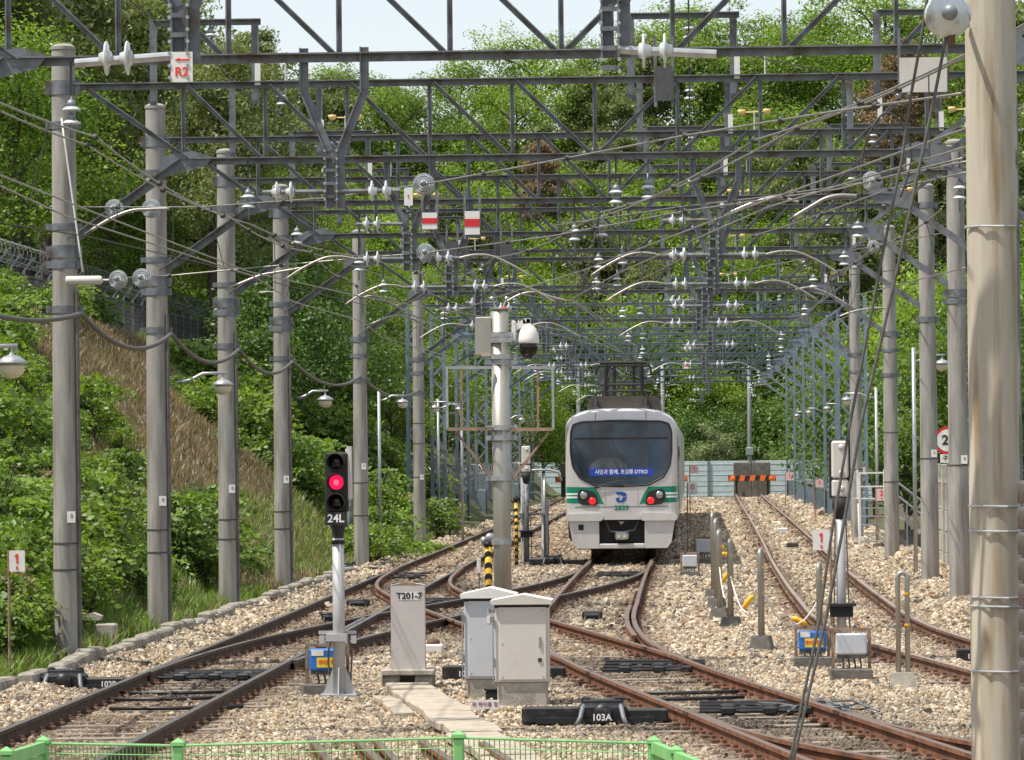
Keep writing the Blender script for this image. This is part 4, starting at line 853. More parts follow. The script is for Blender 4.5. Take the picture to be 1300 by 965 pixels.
    cp = MB().box((0, .1, .58), (.34, .5, .2), bev=.05).build('coupler', 'steel_dark', t); MB().prism(rounded([(-.15, .50), (.15, .50), (.17, .64), (-.15, .64)], .04), -.17, -.14).build('coupler_face', 'galvanised', cp)
    for s in (-1, 1): MB().lathe([(.004, -.02), (.03, -.018), (.03, .0)], (s*.07, -.165, .57), 'Y', 10).build('coupler_pin', 'spinner', cp)
    MB().prism([(-.09, .93), (.06, .93), (-.015, .85)], .33, .36).build('coupler_arrow', 'train_white', cp); MB().tube([(-.4, .2, .95), (-.3, .1, .7), (0, .05, .66), (.3, .1, .72), (.4, .2, .95)], .03, 6).build('coupler_hose', 'steel_dark', cp)
    # underframe, wheels
    MB().box((0, 10, .55), (2.2, 18.4, .62)).build('underframe', 'rubber', t)
    for y in (1.9, 4.0, 15.0, 17.1):
        for s in (-1, 1): MB().lathe([(.05, -.06), (.42, -.06), (.43, .05), (.46, .07), (.05, .07)][::1], (s*.74, y, .43), 'X', 24).build('wheel', 'steel_dark', t)
    # right side windows and doors (seen at a grazing angle)
    for y in (3, 5.2, 8.2, 10.4, 13.4, 16):
        wn = MB().box((1.379, y, 2.35), (.008, 1.3, .85)).build('side_window', 'screen_glass', t)
    MB().box((1.384, .9, 2.4), (.012, .5, 1.2)).build('cab_side_window', 'screen_glass', t); MB().tube([(1.42, .45, 1.2), (1.42, .45, 2.5)], .015, 6).build('hand_rail', 'galvanised', t)
    for x in (-.62, .62): MB().box((x, -.003, 3.42), (.010, .008, .42)).build('panel_seam', 'rubber', t)
    MB().box((0, -.003, 1.30), (2.3, .008, .010)).build('panel_seam', 'rubber', t)
    for s in (-1, 1): MB().box((s*.40, -.003, 1.52), (.008, .008, .44)).build('panel_seam', 'car_grey', t)
    # roof shroud, pantograph
    a = [tp(*p) for p in ((747, 520), (747, 512), (751, 503.5), (756, 501), (832, 501), (838, 503.5), (841, 512), (841, 520))]
    MB().prism(a, .6, 3.4).build('roof_shroud', 'roof_dark', t)
    for s in (-1, 1): MB().tube([(s*.62, .55, 3.72), (s*.62, .55, 4.0)], .035, 8).build('antenna', 'steel_dark', t); MB().box((s*.62, .55, 3.74), (.14, .1, .05)).build('antenna_foot', 'steel_dark', t)
    pg = MB(); yb, yt = 4.6, 6.2; z0, z1, z2 = 3.95, 4.35, 4.93
    for y in (4.3, 6.4):
        pg.bar((-.95, y, z0+.1), (.95, y, z0+.1), .06)
        for s in (-1, 1): pg.tube([(s*.48, y, z0+.0), (s*.44, y, z2-.02)], .055, 6); pg.tube([(s*.25, y, z0+.0), (s*.25, y, z2-.06)], .028, 6); pg.tube([(s*.55, y, z0+.12), (s*.33, 5.3, z2-.1)], .018, 6)
    for s in (-1, 1): pg.tube([(s*.36, 4.3, z2-.08), (s*.36, 6.4, z2-.08)], .02, 6); pg.tube([(s*.34, 4.3, z0+.1), (-s*.34, 4.35, z2-.1)], .014, 6)
    for z in (z0+.25, z0+.42, z2-.07, z2): pg.tube([(-.6, 4.3, z), (.6, 4.3, z)], .04, 6)
    po = pg.build('pantograph', 'black_matt', t)
    for y in (4.5, 4.85): MB().tube([(-.72, y, z2-.30), (-.68, y, z2-.1), (-.5, y, z2+.02), (.5, y, z2+.02), (.68, y, z2-.1), (.72, y, z2-.30)], .03, 6).build('collector_bow', 'black_matt', po)
    for s in (-1, 1):
        for y in (4.3, 6.4): MB().lathe([(.03, 0), (.06, .02), (.04, .05), (.06, .08), (.04, .11), (.06, .14), (.03, .17)], (s*.8, y, 3.78), n=10).build('pantograph_insulator', 'porcelain', po, True)
    q = MB()
    for s in (-1, 1): q.tube([(s*.5, 12, 3.9), (s*.3, 14, 4.35), (s*.2, 12.5, 4.55)], .03, 6)
    q.tube([(-.75, 12.5, 4.5), (-.6, 12.5, 4.6), (.6, 12.5, 4.6), (.75, 12.5, 4.5)], .025, 6); q.build('rear_pantograph', 'black_paint', t)
def simple_glossy(nm, col, rough, spec=.5):
    m = bpy.data.materials.new(nm); m.use_nodes = True; n = m.node_tree.nodes; l = m.node_tree.links; b = n['Principled BSDF']; b.inputs['Roughness'].default_value = rough; b.inputs['Specular IOR Level'].default_value = spec
    tc = n.new('ShaderNodeTexCoord'); no = n.new('ShaderNodeTexNoise'); no.inputs['Scale'].default_value = 1.3; no.inputs['Detail'].default_value = 4; l.new(tc.outputs['Object'], no.inputs['Vector'])
    r = n.new('ShaderNodeValToRGB'); r.color_ramp.elements[0].color = (*(c*.55 for c in col), 1); r.color_ramp.elements[1].color = (*(c*1.5 for c in col), 1); r.color_ramp.elements[0].position = .35; r.color_ramp.elements[1].position = .65; l.new(no.outputs['Fac'], r.inputs[0]); l.new(r.outputs[0], b.inputs['Base Color']); M[nm] = m
simple_glossy('screen_glass', (.026, .044, .066), .05, .6); simple_glossy('screen_inner', (.02, .045, .09), .1, .6); simple_glossy('screen_inner2', (.085, .10, .115), .1, .6); mat('roof_dark', (.075, .062, .055), .8, var=.3, scale=3)
build_train()

# ================================================================ LINESIDE EQUIPMENT
def foot_plate(mb, w_=.42): return mb.box((0, 0, .02), (w_, w_*.8, .05))
# --- colour light signal 24L
def signal_front():
    p = onz(431, 884); t = thing('signal', 'three-lamp signal showing red, black plate 24L, on grey post', 'signal', p); k = p.y/5000
    zt = (884-575)*k
    def z(y): return (884-y)*k
    MB().lathe([(.072, .05), (.068, z(683))], n=20).build('post', 'pole_paint', t, True)
    MB().lathe([(.085, z(690)), (.06, z(683)), (.075, z(672)), (.10, z(664)), (.10, z(655))], n=16).build('neck', 'black_matt', t, True)
    b = MB().box((0, 0, .015), (.42, .34, .03))
    for s in (-1, 1): b.add([(s*.07, -.005, .03), (s*.19, -.005, .03), (s*.07, -.005, .34), (s*.07, .012, .03), (s*.19, .012, .03), (s*.07, .012, .34)], [(0, 1, 2), (5, 4, 3), (0, 3, 4, 1), (1, 4, 5, 2), (2, 5, 3, 0)])
    b.add([(-.008, -.07, .03), (-.008, -.17, .03), (-.008, -.07, .34), (.008, -.07, .03), (.008, -.17, .03), (.008, -.07, .34)], [(0, 1, 2), (5, 4, 3), (0, 3, 4, 1), (1, 4, 5, 2), (2, 5, 3, 0)])
    b.build('foot', 'pole_paint', t); MB().box((0, 0, -.02), (.62, .45, .05)).build('foot_pad', 'dark_concrete', t)
    bk = MB().box((-.02, -.02, z(809)), (.24, .20, .085)); bk.box((-.02, .03, z(803)), (.44, .03, .04)).box((-.2, .02, z(812)), (.06, .1, .09)).box((.17, .02, z(812)), (.06, .1, .09)); bk.build('bracket', 'pole_paint', t)
    h = MB().box((-.015, .08, z(612)), (.27, .16, .70), bev=.02).build('lamp_housing', 'black_matt', t)
    MB().box((.13, .12, z(600)), (.05, .2, .62)).build('rear_case', 'cabinet_grey', t)
    pl = MB().box((-.012, -.12, z(658)), (.25, .03, .15)).build('number_plate', 'black_matt', t); text('24L', .13, 'text_white', pl, (-.012, -.138, z(658)), bold=.003)
    for yy, m in ((586, 'dark_lens'), (612, 'red_lamp'), (637, 'dark_lens')):
        c = (-.015, 0, z(yy)); MB().lathe([(.003, -.022), (.06, -.016), (.085, 0)], c, 'Y', 20).build('lens', m, h, True)
        if m == 'red_lamp': MB().lathe([(.003, -.026), (.02, -.0245), (.034, -.0215)], c, 'Y', 14).build('lamp_core', 'lamp_core', h, True)
        mb = MB(); n = 14
        for j in range(n+1):
            a = rad(-35)+rad(250)*j/n
            for r, yv in ((.098, 0), (.098, -.17+.0), (.105, -.17), (.105, 0)): mb.v.append((c[0]+r*math.cos(a), yv+(0.06 if yv < -.1 and (j < 2 or j > n-2) else 0), c[2]+r*math.sin(a)))
        for j in range(n): mb.f += [(4*j+i, 4*j+(i+1) % 4, 4*j+4+(i+1) % 4, 4*j+4+i) for i in range(4)]
        mb.build('visor', 'black_matt', h, True)
    c_ = MB()
    for s in (-1, 1): c_.tube([(s*.12, .1, .1), (s*.14, .12, .5), (s*.10, .1, z(812))], .012, 6)
    c_.build('cables', 'cable', t)
signal_front()
def signal_rear(lab, px, ybase, ytop, split, ybottom, w_=.24, small=False, table=None):
    p = onz(px, ybase); t = thing('signal', lab, 'signal', p); k = p.y/5000
    def z(y): return (ybase-y)*k
    MB().lathe([(.065, .02), (.06, z(ybottom)-.15)], n=16).build('post', 'pole_paint' if not small else 'steel_grey', t, True)
    MB().lathe([(.05, z(ybottom)-.32), (.11, z(ybottom)-.12), (.11, z(ybottom))], n=14).build('neck', 'black_matt', t, True)
    a = MB().box((0, 0, (z(ytop)+z(split))/2), (w_, .17, z(ytop)-z(split)-.015), bev=.025).build('rear_case', 'cabinet_grey', t); MB().box((0, 0, (z(split)+z(ybottom))/2), (w_, .17, z(split)-z(ybottom)-.015), bev=.025).build('lower_case', 'cabinet_grey', t)
    MB().box((0, .11, (z(ytop)+z(ybottom))/2), (w_+.06, .06, z(ytop)-z(ybottom)+.02), bev=.02).build('backboard', 'black_matt', t)
    for zz in (z(ytop)-.09, z(split)+.08, (z(split)+z(ybottom))/2): MB().lathe([(.012, -.105), (.035, -.10), (.04, -.085)], (0.02, 0, zz), 'Y', 12).build('case_knob', 'cabinet_grey', a, True)
    MB().box((0, 0, .03), (.34, .3, .08)).build('foot', 'dark_concrete', t)
    if table: MB().box((0, -.02, z(table)), (.38, .3, .035)).box((0, 0, z(table)-.09), (.30, .2, .14)).build('junction_table', 'black_matt', t)
    cb = MB()
    for s in (-1, 1): cb.tube([(s*.13, -.03, .05), (s*.10, -.05, z(ybase-60)), (s*.07, -.04, z(ybottom)-.3)], .011, 6)
    cb.build('cables', 'cable', t); return t
signal_rear('signal seen from behind, grey cases, standing beside the siding', 1069, 842, 560, 609, 633, .22, table=768)
signal_rear('far signal seen from behind, left of the train by the ladder', 669, 717, 566, 590, 600, .22, True, table=674)
signal_rear('small signal post half hidden behind the red signal', 444, 714, 569, 596, 612, .17, True, table=665)
p = onz(456, 716); t = thing('marker_board', 'dark marker board on thin post behind the red signal', 'sign', p); MB().tube([(0, 0, 0), (0, 0, .9)], .015, 6).build('post', 'steel_dark', t); MB().box((0, -.02, .95), (.20, .02, .42)).build('board', 'steel_grey', t)
text('R\n2\n4', .11, 'text_white', t, (0, -.035, .95))

# --- cabinets
def cabinet(lab, x0, x1, ytop_eave, yroof, ybase, yconc, Y, m, roof_m, handle=True, notice=False, side=False):
    k = Y/5000; p0 = at((x0+x1)/2, yconc, Y); t = thing('equipment_cabinet', lab, 'cabinet', p0); W_ = (x1-x0)*k; D = W_*.8
    def z(y): return (yconc-y)*k
    MB().box((0, D/2, z(ybase)/2-.05), (W_*.93, D*.95, z(ybase)+.1), bev=.015).build('plinth', 'concrete', t)
    b = MB().box((0, D/2, (z(ybase)+z(ytop_eave))/2), (W_, D, z(ytop_eave)-z(ybase)), bev=.008).build('body', m, t)
    dr = MB().box((.012, -.011, (z(ybase)+z(ytop_eave))/2), (W_*.88, .022, (z(ytop_eave)-z(ybase))*.94), bev=.006).build('door', m, t)
    MB().prism([(-W_*.56, z(ytop_eave)+.005), (W_*.56, z(ytop_eave)+.005), (W_*.58, z(ytop_eave)+.05), (0.02, z(yroof)), (-W_*.58, z(ytop_eave)+.05)], -.07, D+.07).build('roof', roof_m, t)
    MB().box((0, D/2, z(ytop_eave)-.02), (W_*1.01, D*1.005, .03)).build('eave_shadow_strip', 'black_matt', t)  # black strip painted in as the shade under the lid
    sc = MB()
    for i in (-1, 1):
        for j in (-.43, 0, .43):
            if j or i < 0: sc.lathe([(.004, -.028), (.009, -.026), (.010, -.02)], (.012+i*W_*.38, 0, (z(ybase)+z(ytop_eave))/2+j*(z(ytop_eave)-z(ybase))), 'Y', 8)
    sc.build('screws', 'galvanised', dr)['kind'] = 'stuff'
    if handle:
        hd = MB().box((W_*.34, -.030, z(815)), (.022, .02, .125), bev=.005).build('handle', 'stainless', dr); MB().box((W_*.34, -.027, z(838)), (.04, .014, .04)).build('lock', 'black_matt', dr)
    for zz in (.25, .75): MB().lathe([(.011, -.05), (.011, .05)], (-W_*.5-.006, -.012, z(ybase)+(z(ytop_eave)-z(ybase))*zz), n=8).build('hinge', 'galvanised', dr)
    MB().tube([(-W_*.5-.02, -.02, z(ybase)-.02), (-W_*.5-.02, -.02, z(ytop_eave)-.12)], .008, 6).build('door_rod', 'galvanised', t)
    if notice:
        n_ = MB().box((W_*.12, -.024, z(782)), (.17, .004, .17)).build('notice', 'white_paint', dr); text('점검표', .05, 'text_black', n_, (W_*.12, -.028, z(776))); text('관리자\n연락처', .038, 'text_black', n_, (W_*.12, -.028, z(787)))
        MB().box((W_*.25, -.024, z(848)), (.07, .004, .09)).build('sticker', 'cabinet_grey', dr)
    return t, W_, D
cabinet('front beige-grey cabinet with gabled lid, door handle on its right', 629, 697, 768, 755, 866, 896, 44.0, 'cabinet_grey', 'cabinet_grey')
cabinet('blue-grey cabinet with paper notice half hidden behind the beige one', 590, 652, 760, 746, 862, 888, 45.6, 'cabinet_blue_grey', 'white_paint', handle=False, notice=True)
p = at(519, 871, 47.6); k = 47.6/5000; t = thing('numbered_slab', 'tall pale slab cabinet marked T201-7 on dark base', 'cabinet', p)
MB().prism([(-.205, .2), (.205, .2), (.205, 1.225), (0, 1.26), (-.205, 1.225)], -.08, .10).build('slab_case', 'slab_paint', t); MB().prism([(-.208, 1.222), (.208, 1.222), (0, 1.262)], -.082, .102).build('cap_edge', 'rusty_frame', t)
text('T201-7', .105, 'text_black', t, (.02, -.085, 1.09), bold=.003); MB().box((.02, -.0815, 1.09), (.27, .002, .10)).build('text_plate', 'white_paint', t)
b = MB().box((0, 0, .175), (.64, .46, .065), bev=.01).build('base_slab', 'concrete', t); MB().box((-.20, 0, .07), (.22, .44, .14), bev=.01).box((.20, 0, .07), (.22, .44, .14), bev=.01).box((0, .1, .09), (.3, .25, .10)).build('base_feet', 'dark_concrete', t)
for (x, z) in ((-.209, .45), (-.209, .95)): MB().box((x, 0, z), (.02, .05, .1)).build('hinge', 'steel_grey', t)
# --- camera mast
def camera_mast():
    Y = 47.0; k = Y/5000; p = at(640, 870, Y); t = thing('camera_mast', 'stainless steel mast with white dome camera and empty sign frames', 'mast', (p.x, Y, -.17))
    def L(x, y): q = at(x, y, Y); return (q.x-p.x, q.z+.17)
    xt, zt = L(634, 393); xb, _ = L(640, 870)
    MB().tube([(xb, 0, 0), (xt, 0, zt)], .106, 28).build('shaft', 'stainless', t, True)
    MB().tube([(xt, 0, zt), (xt, 0, zt+.012)], .118, 24).build('cap', 'stainless', t)
    for y in (425, 432, 453, 460, 543, 556, 607, 688):
        x, z = L(637, y); w_ = .13 if y in (688, 460) else .155; MB().lathe([(.115, -.03), (w_*.95, -.03), (w_*.95, .03), (.115, .03)], (x, 0, z), n=22).build('clamp', 'galvanised', t, 'auto')
        if y != 688:
            for s_ in (-1, 1): MB().box((x+s_*.15, -.03, z), (.08, .03, .055)).build('clamp_lug', 'galvanised', t)
    x, z = L(614, 427); MB().box((x, .02, z), (.20, .18, .46), bev=.012).build('junction_box', 'stainless', t); MB().box((x+.03, -.074, z-.22), (.12, .01, .04)).build('box_label', 'slab', t)
    x, z = L(652, 420); MB().box((x, 0, z), (.05, .12, .24), bev=.01).build('bracket_plate', 'white_paint', t)
    x0, z0 = L(655, 415); x1, z1 = L(667, 408); x2, z2 = L(671, 407); MB().bar((x0-.02, 0, z0-.02), (x1, 0, z1), .05, .07).bar((x1-.03, 0, z1), (x2+.02, 0, z2), .05, .06).box((x2, 0, z2-.03), (.05, .05, .10)).build('camera_arm', 'white_paint', t)
    x, z = L(671, 434); dm = MB().lathe([(.118, -.02), (.128, 0), (.126, .04), (.115, .10), (.09, .16), (.05, .2), (.012, .215)], (x, 0, z), n=24).build('camera_hood', 'white_paint', t, True)
    MB().lathe([(.003, -.205), (.06, -.19), (.098, -.14), (.113, -.07), (.113, -.02)], (x, 0, z), n=24).build('camera_dome', 'smoke_dome', dm, True)
    x, z = L(638, 392); MB().box((x+.03, 0, z), (.08, .06, .04)).build('beacon', 'orange_paint', t)
    for s, xa, xe, xm in ((-1, 625, 568, 586), (1, 650, 702, 683)):
        x0, z0 = L(xa, 467); x1, z1 = L(xe, 467); _, z2 = L(xe, 545); xmid, _ = L(xm, 467); y_ = -.12
        f = MB().bar((x0, y_, z0), (x1, y_, z1), .03, .036).bar((x1, y_, z1+.018), (x1, y_, z2), .029, .032).build('sign_frame', 'galvanised', t)
        MB().bar((x0, y_, z2), (x1, y_, z2), .034, .04).build('frame_rail', 'rusty_frame', f); MB().bar((xmid, y_+.002, z0), (xmid, y_+.002, z2), .026).build('frame_bar', 'rusty_frame', f)
        xb0, zb0 = L(580 if s < 0 else 697, 549); xb1, zb1 = L(625 if s < 0 else 651, 608); MB().bar((xb0, y_+.02, zb0), (xb1, -.05, zb1), .028).build('frame_strut', 'rusty_frame', f)
    for s in (-1, 1): x, z = L(634+s*4, 388); MB().tube([(x, 0, z-.04), (x+s*.05, 0, z+.08)], .014, 6).lathe([(.01, -.02), (.03, 0), (.01, .02)], (x+s*.05, 0, z+.09), n=8).build('rod_tip', 'galvanised', t)
    MB().box((0, 0, .03), (.5, .5, .08)).build('foot', 'concrete', t)
camera_mast()
# --- yellow and black striped posts with bell heads
def striped_post(lab, px, ytop, ybase, Y, r, n=9, heads=True):
    p = at(px, ybase, Y); k = Y/5000; H = (ybase-ytop)*k; t = thing('striped_post', lab, 'post', p, group='yellow and black striped posts')
    MB().lathe([(r, 0), (r, H)], n=18).build('post', 'yellow_paint', t, True)
    for i in range(n):
        z0 = .05+i*(H-.15)/n; mb = MB(); m = 18
        for j in range(m+1):
            a = 2*math.pi*j/m; dz = r*1.1*math.cos(a+1.57)*1.0
            mb.v += [((r+.003)*math.cos(a), (r+.003)*math.sin(a), z0+dz), ((r+.003)*math.cos(a), (r+.003)*math.sin(a), z0+dz+(H-.15)/n*.48)]
        mb.f = [(2*j, 2*j+2, 2*j+3, 2*j+1) for j in range(m)]; mb.build('black_band', 'black_paint', t, True)
    if heads:
        MB().lathe([(r*1.25, H-.06), (r*1.3, H+.02), (r*.6, H+.04)], n=16).build('collar', 'black_paint', t, True)
        hb = MB().lathe([(.02, -.1), (.075, -.09), (.085, -.03), (.085, .05), (.05, .08)], (.03, 0, H+.10), 'Y', 16).build('bell', 'galvanised', t, True); MB().lathe([(.02, -.04), (.07, -.03), (.075, .03), (.04, .06)], (-.09, .02, H+.05), 'X', 14).build('bell_side', 'galvanised', t, True)
    else:
        MB().lathe([(.02, H), (.06, H+.02), (.08, H+.09), (.05, H+.16), (.0, H+.18)], n=14).build('dome', 'black_matt', t, True)
    return t
striped_post('yellow and black striped post with grey bells behind the cabinets', 621, 690, 800, 70, .066, 7)
striped_post('thin far striped post with black dome beside the ladder', 656, 638, 722, 98, .045, 9, False)
p = at(608, 715, 70); t = thing('white_box', 'small white box behind the yellow striped post', 'box', p); MB().box((0, 0, -.05), (.07, .07, .26), bev=.01).build('box', 'white_paint', t); MB().tube([(0, 0, -.18), (0, 0, -1.1)], .015, 6).build('stake', 'steel_grey', t)
# --- white ladder frame
def ladder(lab, x0, x1, ytop, ybase, Y, n=8, rails=None, m='white_paint'):
    k = Y/5000; p = at((x0+x1)/2, ybase, Y); t = thing('ladder', lab, 'ladder', p); W_ = (x1-x0)*k; H = (ybase-ytop)*k
    for s in (-1, 1): MB().bar((s*W_/2, 0, 0), (s*W_/2, .15, H), .055, .035).build('stile', m, t)
    for i in range(n): z = H*(i+.6)/n; MB().bar((-W_/2, .15*z/H, z), (W_/2, .15*z/H, z), .03).build('rung', 'galvanised', t)
    return t, W_, H
t, W_, H = ladder('white steel ladder with bent handrail beside the train', 663, 689, 606, 716, 99, 8)
hr = MB(); 
for s in (-1, 1): hr.tube([(W_/2*s+.04, .5, 0), (W_/2*s+.04, .5, H+.1)], .03, 8)
hr.tube([(-W_/2-.05, .45, H+.02), (-W_/2+.08, .45, H+.16), (.1, .45, H+.18), (W_/2+.2, .45, H+.18), (W_/2+.40, .45, H+.12), (W_/2+.48, .45, H-.1)], .03, 8); hr.build('handrail', 'galvanised', t, True)
MB().box((W_/2+.12, .1, .8), (.07, .5, 1.6)).build('side_post', 'steel_grey', t); MB().box((0, .3, 1.25), (W_+.3, .6, .05)).build('platform', 'steel_grey', t)
def stairs():
    Y = 105.0; k = Y/5000; p = at(1109, 697, Y); t = thing('stairs', 'white steel stairs with handrails by the right poles', 'stairs', p); W_ = 34*k
    for s in (-1, 1):
        MB().bar((s*W_/2, 0, 0), (s*W_/2, .9, 1.35), .05, .06).build('stringer', 'white_paint', t); MB().bar((s*W_/2, 0, 0), (s*W_/2, 0, 2.02), .055).build('rail_post', 'white_paint', t); MB().bar((s*W_/2, 1.2, 1.3), (s*W_/2, 1.2, 2.1), .05).build('rail_post', 'white_paint', t)
    for i in range(6): MB().box((0, .15*i, .2+.22*i), (W_, .22, .035)).build('tread', 'galvanised', t)
    for z in (2.02, 1.66): MB().bar((-W_/2, 0, z), (W_/2, 0, z), .04).build('handrail', 'white_paint', t)
    MB().box((0, 1.4, 1.30), (W_+.2, 1.3, .06)).build('platform', 'concrete', t)
    for dz in (0, -.36): MB().tube([(W_/2, .1, 2.0+dz), (W_/2+1.15, .3, 1.1+dz), (W_/2+1.5, .3, .9+dz)], .028, 8).build('handrail', 'galvanised', t)
    MB().bar((W_/2, .35, 1.25), (W_/2+.95, .35, .45), .06, .22).build('stringer', 'concrete', t)
    for x in (.55, 1.1): MB().tube([(W_/2+x, .3, -.2), (W_/2+x, .3, 1.6-x*.6)], .025, 8).build('rail_post', 'galvanised', t)
    MB().box((W_/2+.55, .5, .05), (1.05, .03, .9)).build('mesh_panel', 'dark_concrete', t)
stairs()
# --- hoop posts on concrete feet with the rope strung between
def hoop(lab, px, ytop, ybase, double=False):
    p = onz(px, ybase); k = p.y/5000; H = (ybase-ytop)*k; t = thing('hoop_post', lab, 'post', p, rz=0 if double else rad(78), group='stainless hoop posts'); g = .055 if double else .09
    P = [(-g, 0, .1)]+[(-g*math.cos(a), 0, H-g+g*math.sin(a)) for a in [math.pi*i/10 for i in range(11)]]+[(g, 0, .1)]
    MB().tube(P, .031, 10).build('hoop', 'stainless', t, True)
    MB().add([(i*.17, j*.17, 0-.05) for j in (-1, 1) for i in (-1, 1)]+[(i*.12, j*.12, .19) for j in (-1, 1) for i in (-1, 1)], [(0, 2, 3, 1), (4, 5, 7, 6), (0, 1, 5, 4), (1, 3, 7, 5), (3, 2, 6, 7), (2, 0, 4, 6)]).build('foot', 'dark_concrete' if not double else 'concrete', t, loc=(0, 0, 0))
    for z in (.55, .82): MB().lathe([(.033, z*H-.012), (.037, z*H-.012), (.037, z*H+.012), (.033, z*H+.012)], (g, 0, 0), n=10).build('band', 'yellow_rope', t)
    return p, H
hp = [hoop(*a) for a in (('tall double hoop post at right in front of the big pole', 1147, 728, 874, True), ('hoop post standing alone left of the blue box at right', 967, 698, 824), ('hoop post behind the blue box at right', 1041, 716, 822), ('hoop post just left of the lone one', 928, 686, 798),
      ('second hoop post from right in the tight row beside the train', 914, 674, 786), ('third hoop post from right in the tight row beside the train', 910, 660, 772), ('fourth hoop post from right in the tight row beside the train', 906, 652, 760))]
def rope(lab, pts, sag, m='rope', r=.011):
    P = []
    for i in range(len(pts)-1):
        for j in range(8): f = j/8; q = Vector(pts[i]).lerp(Vector(pts[i+1]), f); q.z -= sag*4*f*(1-f); P.append(q)
    P.append(Vector(pts[-1])); return tag(MB().tube(P, r, 6).build('guard_rope', m, None, True), lab, 'rope')
top = [p+Vector((0, -.05, H*.6)) for p, H in hp]
rope('white rope slung between the hoop posts near the siding', [top[4], top[3], top[1], top[2]], .45)
for px, py, Y, rz_, lab in ((950, 765, 60, .9, 'yellow sleeve on the rope left of the lone hoop post'), (1015, 790, 57, -.5, 'yellow sleeve on rope above the blue box at right'), (922, 705, 78, -.2, 'yellow sleeve on rope in the row of hoop posts'), (914, 694, 84, -.5, 'upper yellow sleeve on rope in the row of hoop posts'), (920, 735, 70, 1.0, 'lower yellow sleeve on rope in the row of hoop posts')):
    p = at(px, py, Y); t = thing('rope_sleeve', lab, 'rope sleeve', p); d = Vector((math.cos(rz_), 0, math.sin(rz_)))*.13; MB().tube([-d, -d*.4+Vector((0, 0, .02)), d*.4+Vector((0, 0, .02)), d], [.028, .042, .045, .03], 8).build('sleeve', 'yellow_rope', t, True); MB().tube([-d*1.3, -d], .012, 6).build('rope_end', 'rope', t)
# --- cable boxes on frames
def framed_box(lab, x0, x1, yt, yb, ybase, m, label_m=None, hood=False):
    p = onz((x0+x1)/2, ybase); k = p.y/5000; t = thing('cable_box', lab, 'box', p); W_ = (x1-x0)*k
    def z(y): return (ybase-y)*k
    for s in (-1, 1): MB().bar((s*W_/2, 0, 0), (s*W_/2, 0, z(yt)+.03), .04).build('frame_post', 'rusty_frame', t)
    MB().bar((-W_/2-.02, 0, z(yt)+.03), (W_/2+.02, 0, z(yt)+.03), .045).build('frame_top', 'rusty_frame', t)
    bx = MB().box((0, -.02, (z(yt)+z(yb))/2-.01), (W_*.86, .17, z(yt)-z(yb)), bev=.02).build('case', m, t)
    MB().box((0, 0, z(yb)-.03), (W_*.8, .13, .05)).build('case_base', 'steel_grey', t); MB().box((0, 0, .05), (W_*1.15, .3, .16), bev=.015).build('plinth', 'dark_concrete', t)
    if label_m:
        zc = z(yb)+(z(yt)-z(yb))*.34; l_ = MB().box((.02, -.108, zc), (W_*.56, .004, .115)).build('label', label_m, bx); text('케이블 주의', .066, 'red_text', l_, (.02, -.112, zc), wx=.72, bold=.001)
        MB().box((-W_*.22, -.108, z(yb)+(z(yt)-z(yb))*.78), (W_*.30, .004, .07)).build('white_tag', 'white_paint', bx)
    cb = MB()
    for i in range(4): x = -W_*.25+i*W_*.16; cb.tube([(x, 0, z(yb)-.03), (x+.02, .01, z(yb)*.5), (x-.03, .02, .05)], .013, 6)
    cb.build('cables', 'cable', t)
framed_box('blue cable box with yellow label beside the red signal post', 390, 442, 822, 850, 882, 'blue_paint', 'yellow_label')
framed_box('blue cable box with yellow label near the siding at right', 1011, 1052, 800, 824, 846, 'blue_paint', 'yellow_label')
framed_box('grey box in a rusty frame right of the blue one', 1058, 1104, 803, 830, 862, 'cabinet_blue_grey')
framed_box('far grey box in a low rusty frame behind the train corner', 865, 887, 704, 719, 732, 'cabinet_blue_grey')
framed_box('farther grey box half behind the framed one near the train', 882, 903, 684, 701, 716, 'cabinet_blue_grey')
# --- dome marker
p = onz(550, 826); t = thing('dome_marker', 'brown dome on a white concrete block beside the numbered slab', 'marker', p); MB().box((0, 0, .03), (.28, .26, .13), bev=.02).build('block', 'white_paint', t); MB().lathe([(.095, .095), (.09, .13), (.065, .165), (.02, .18)], n=16).build('dome', 'rust_brown', t, True)
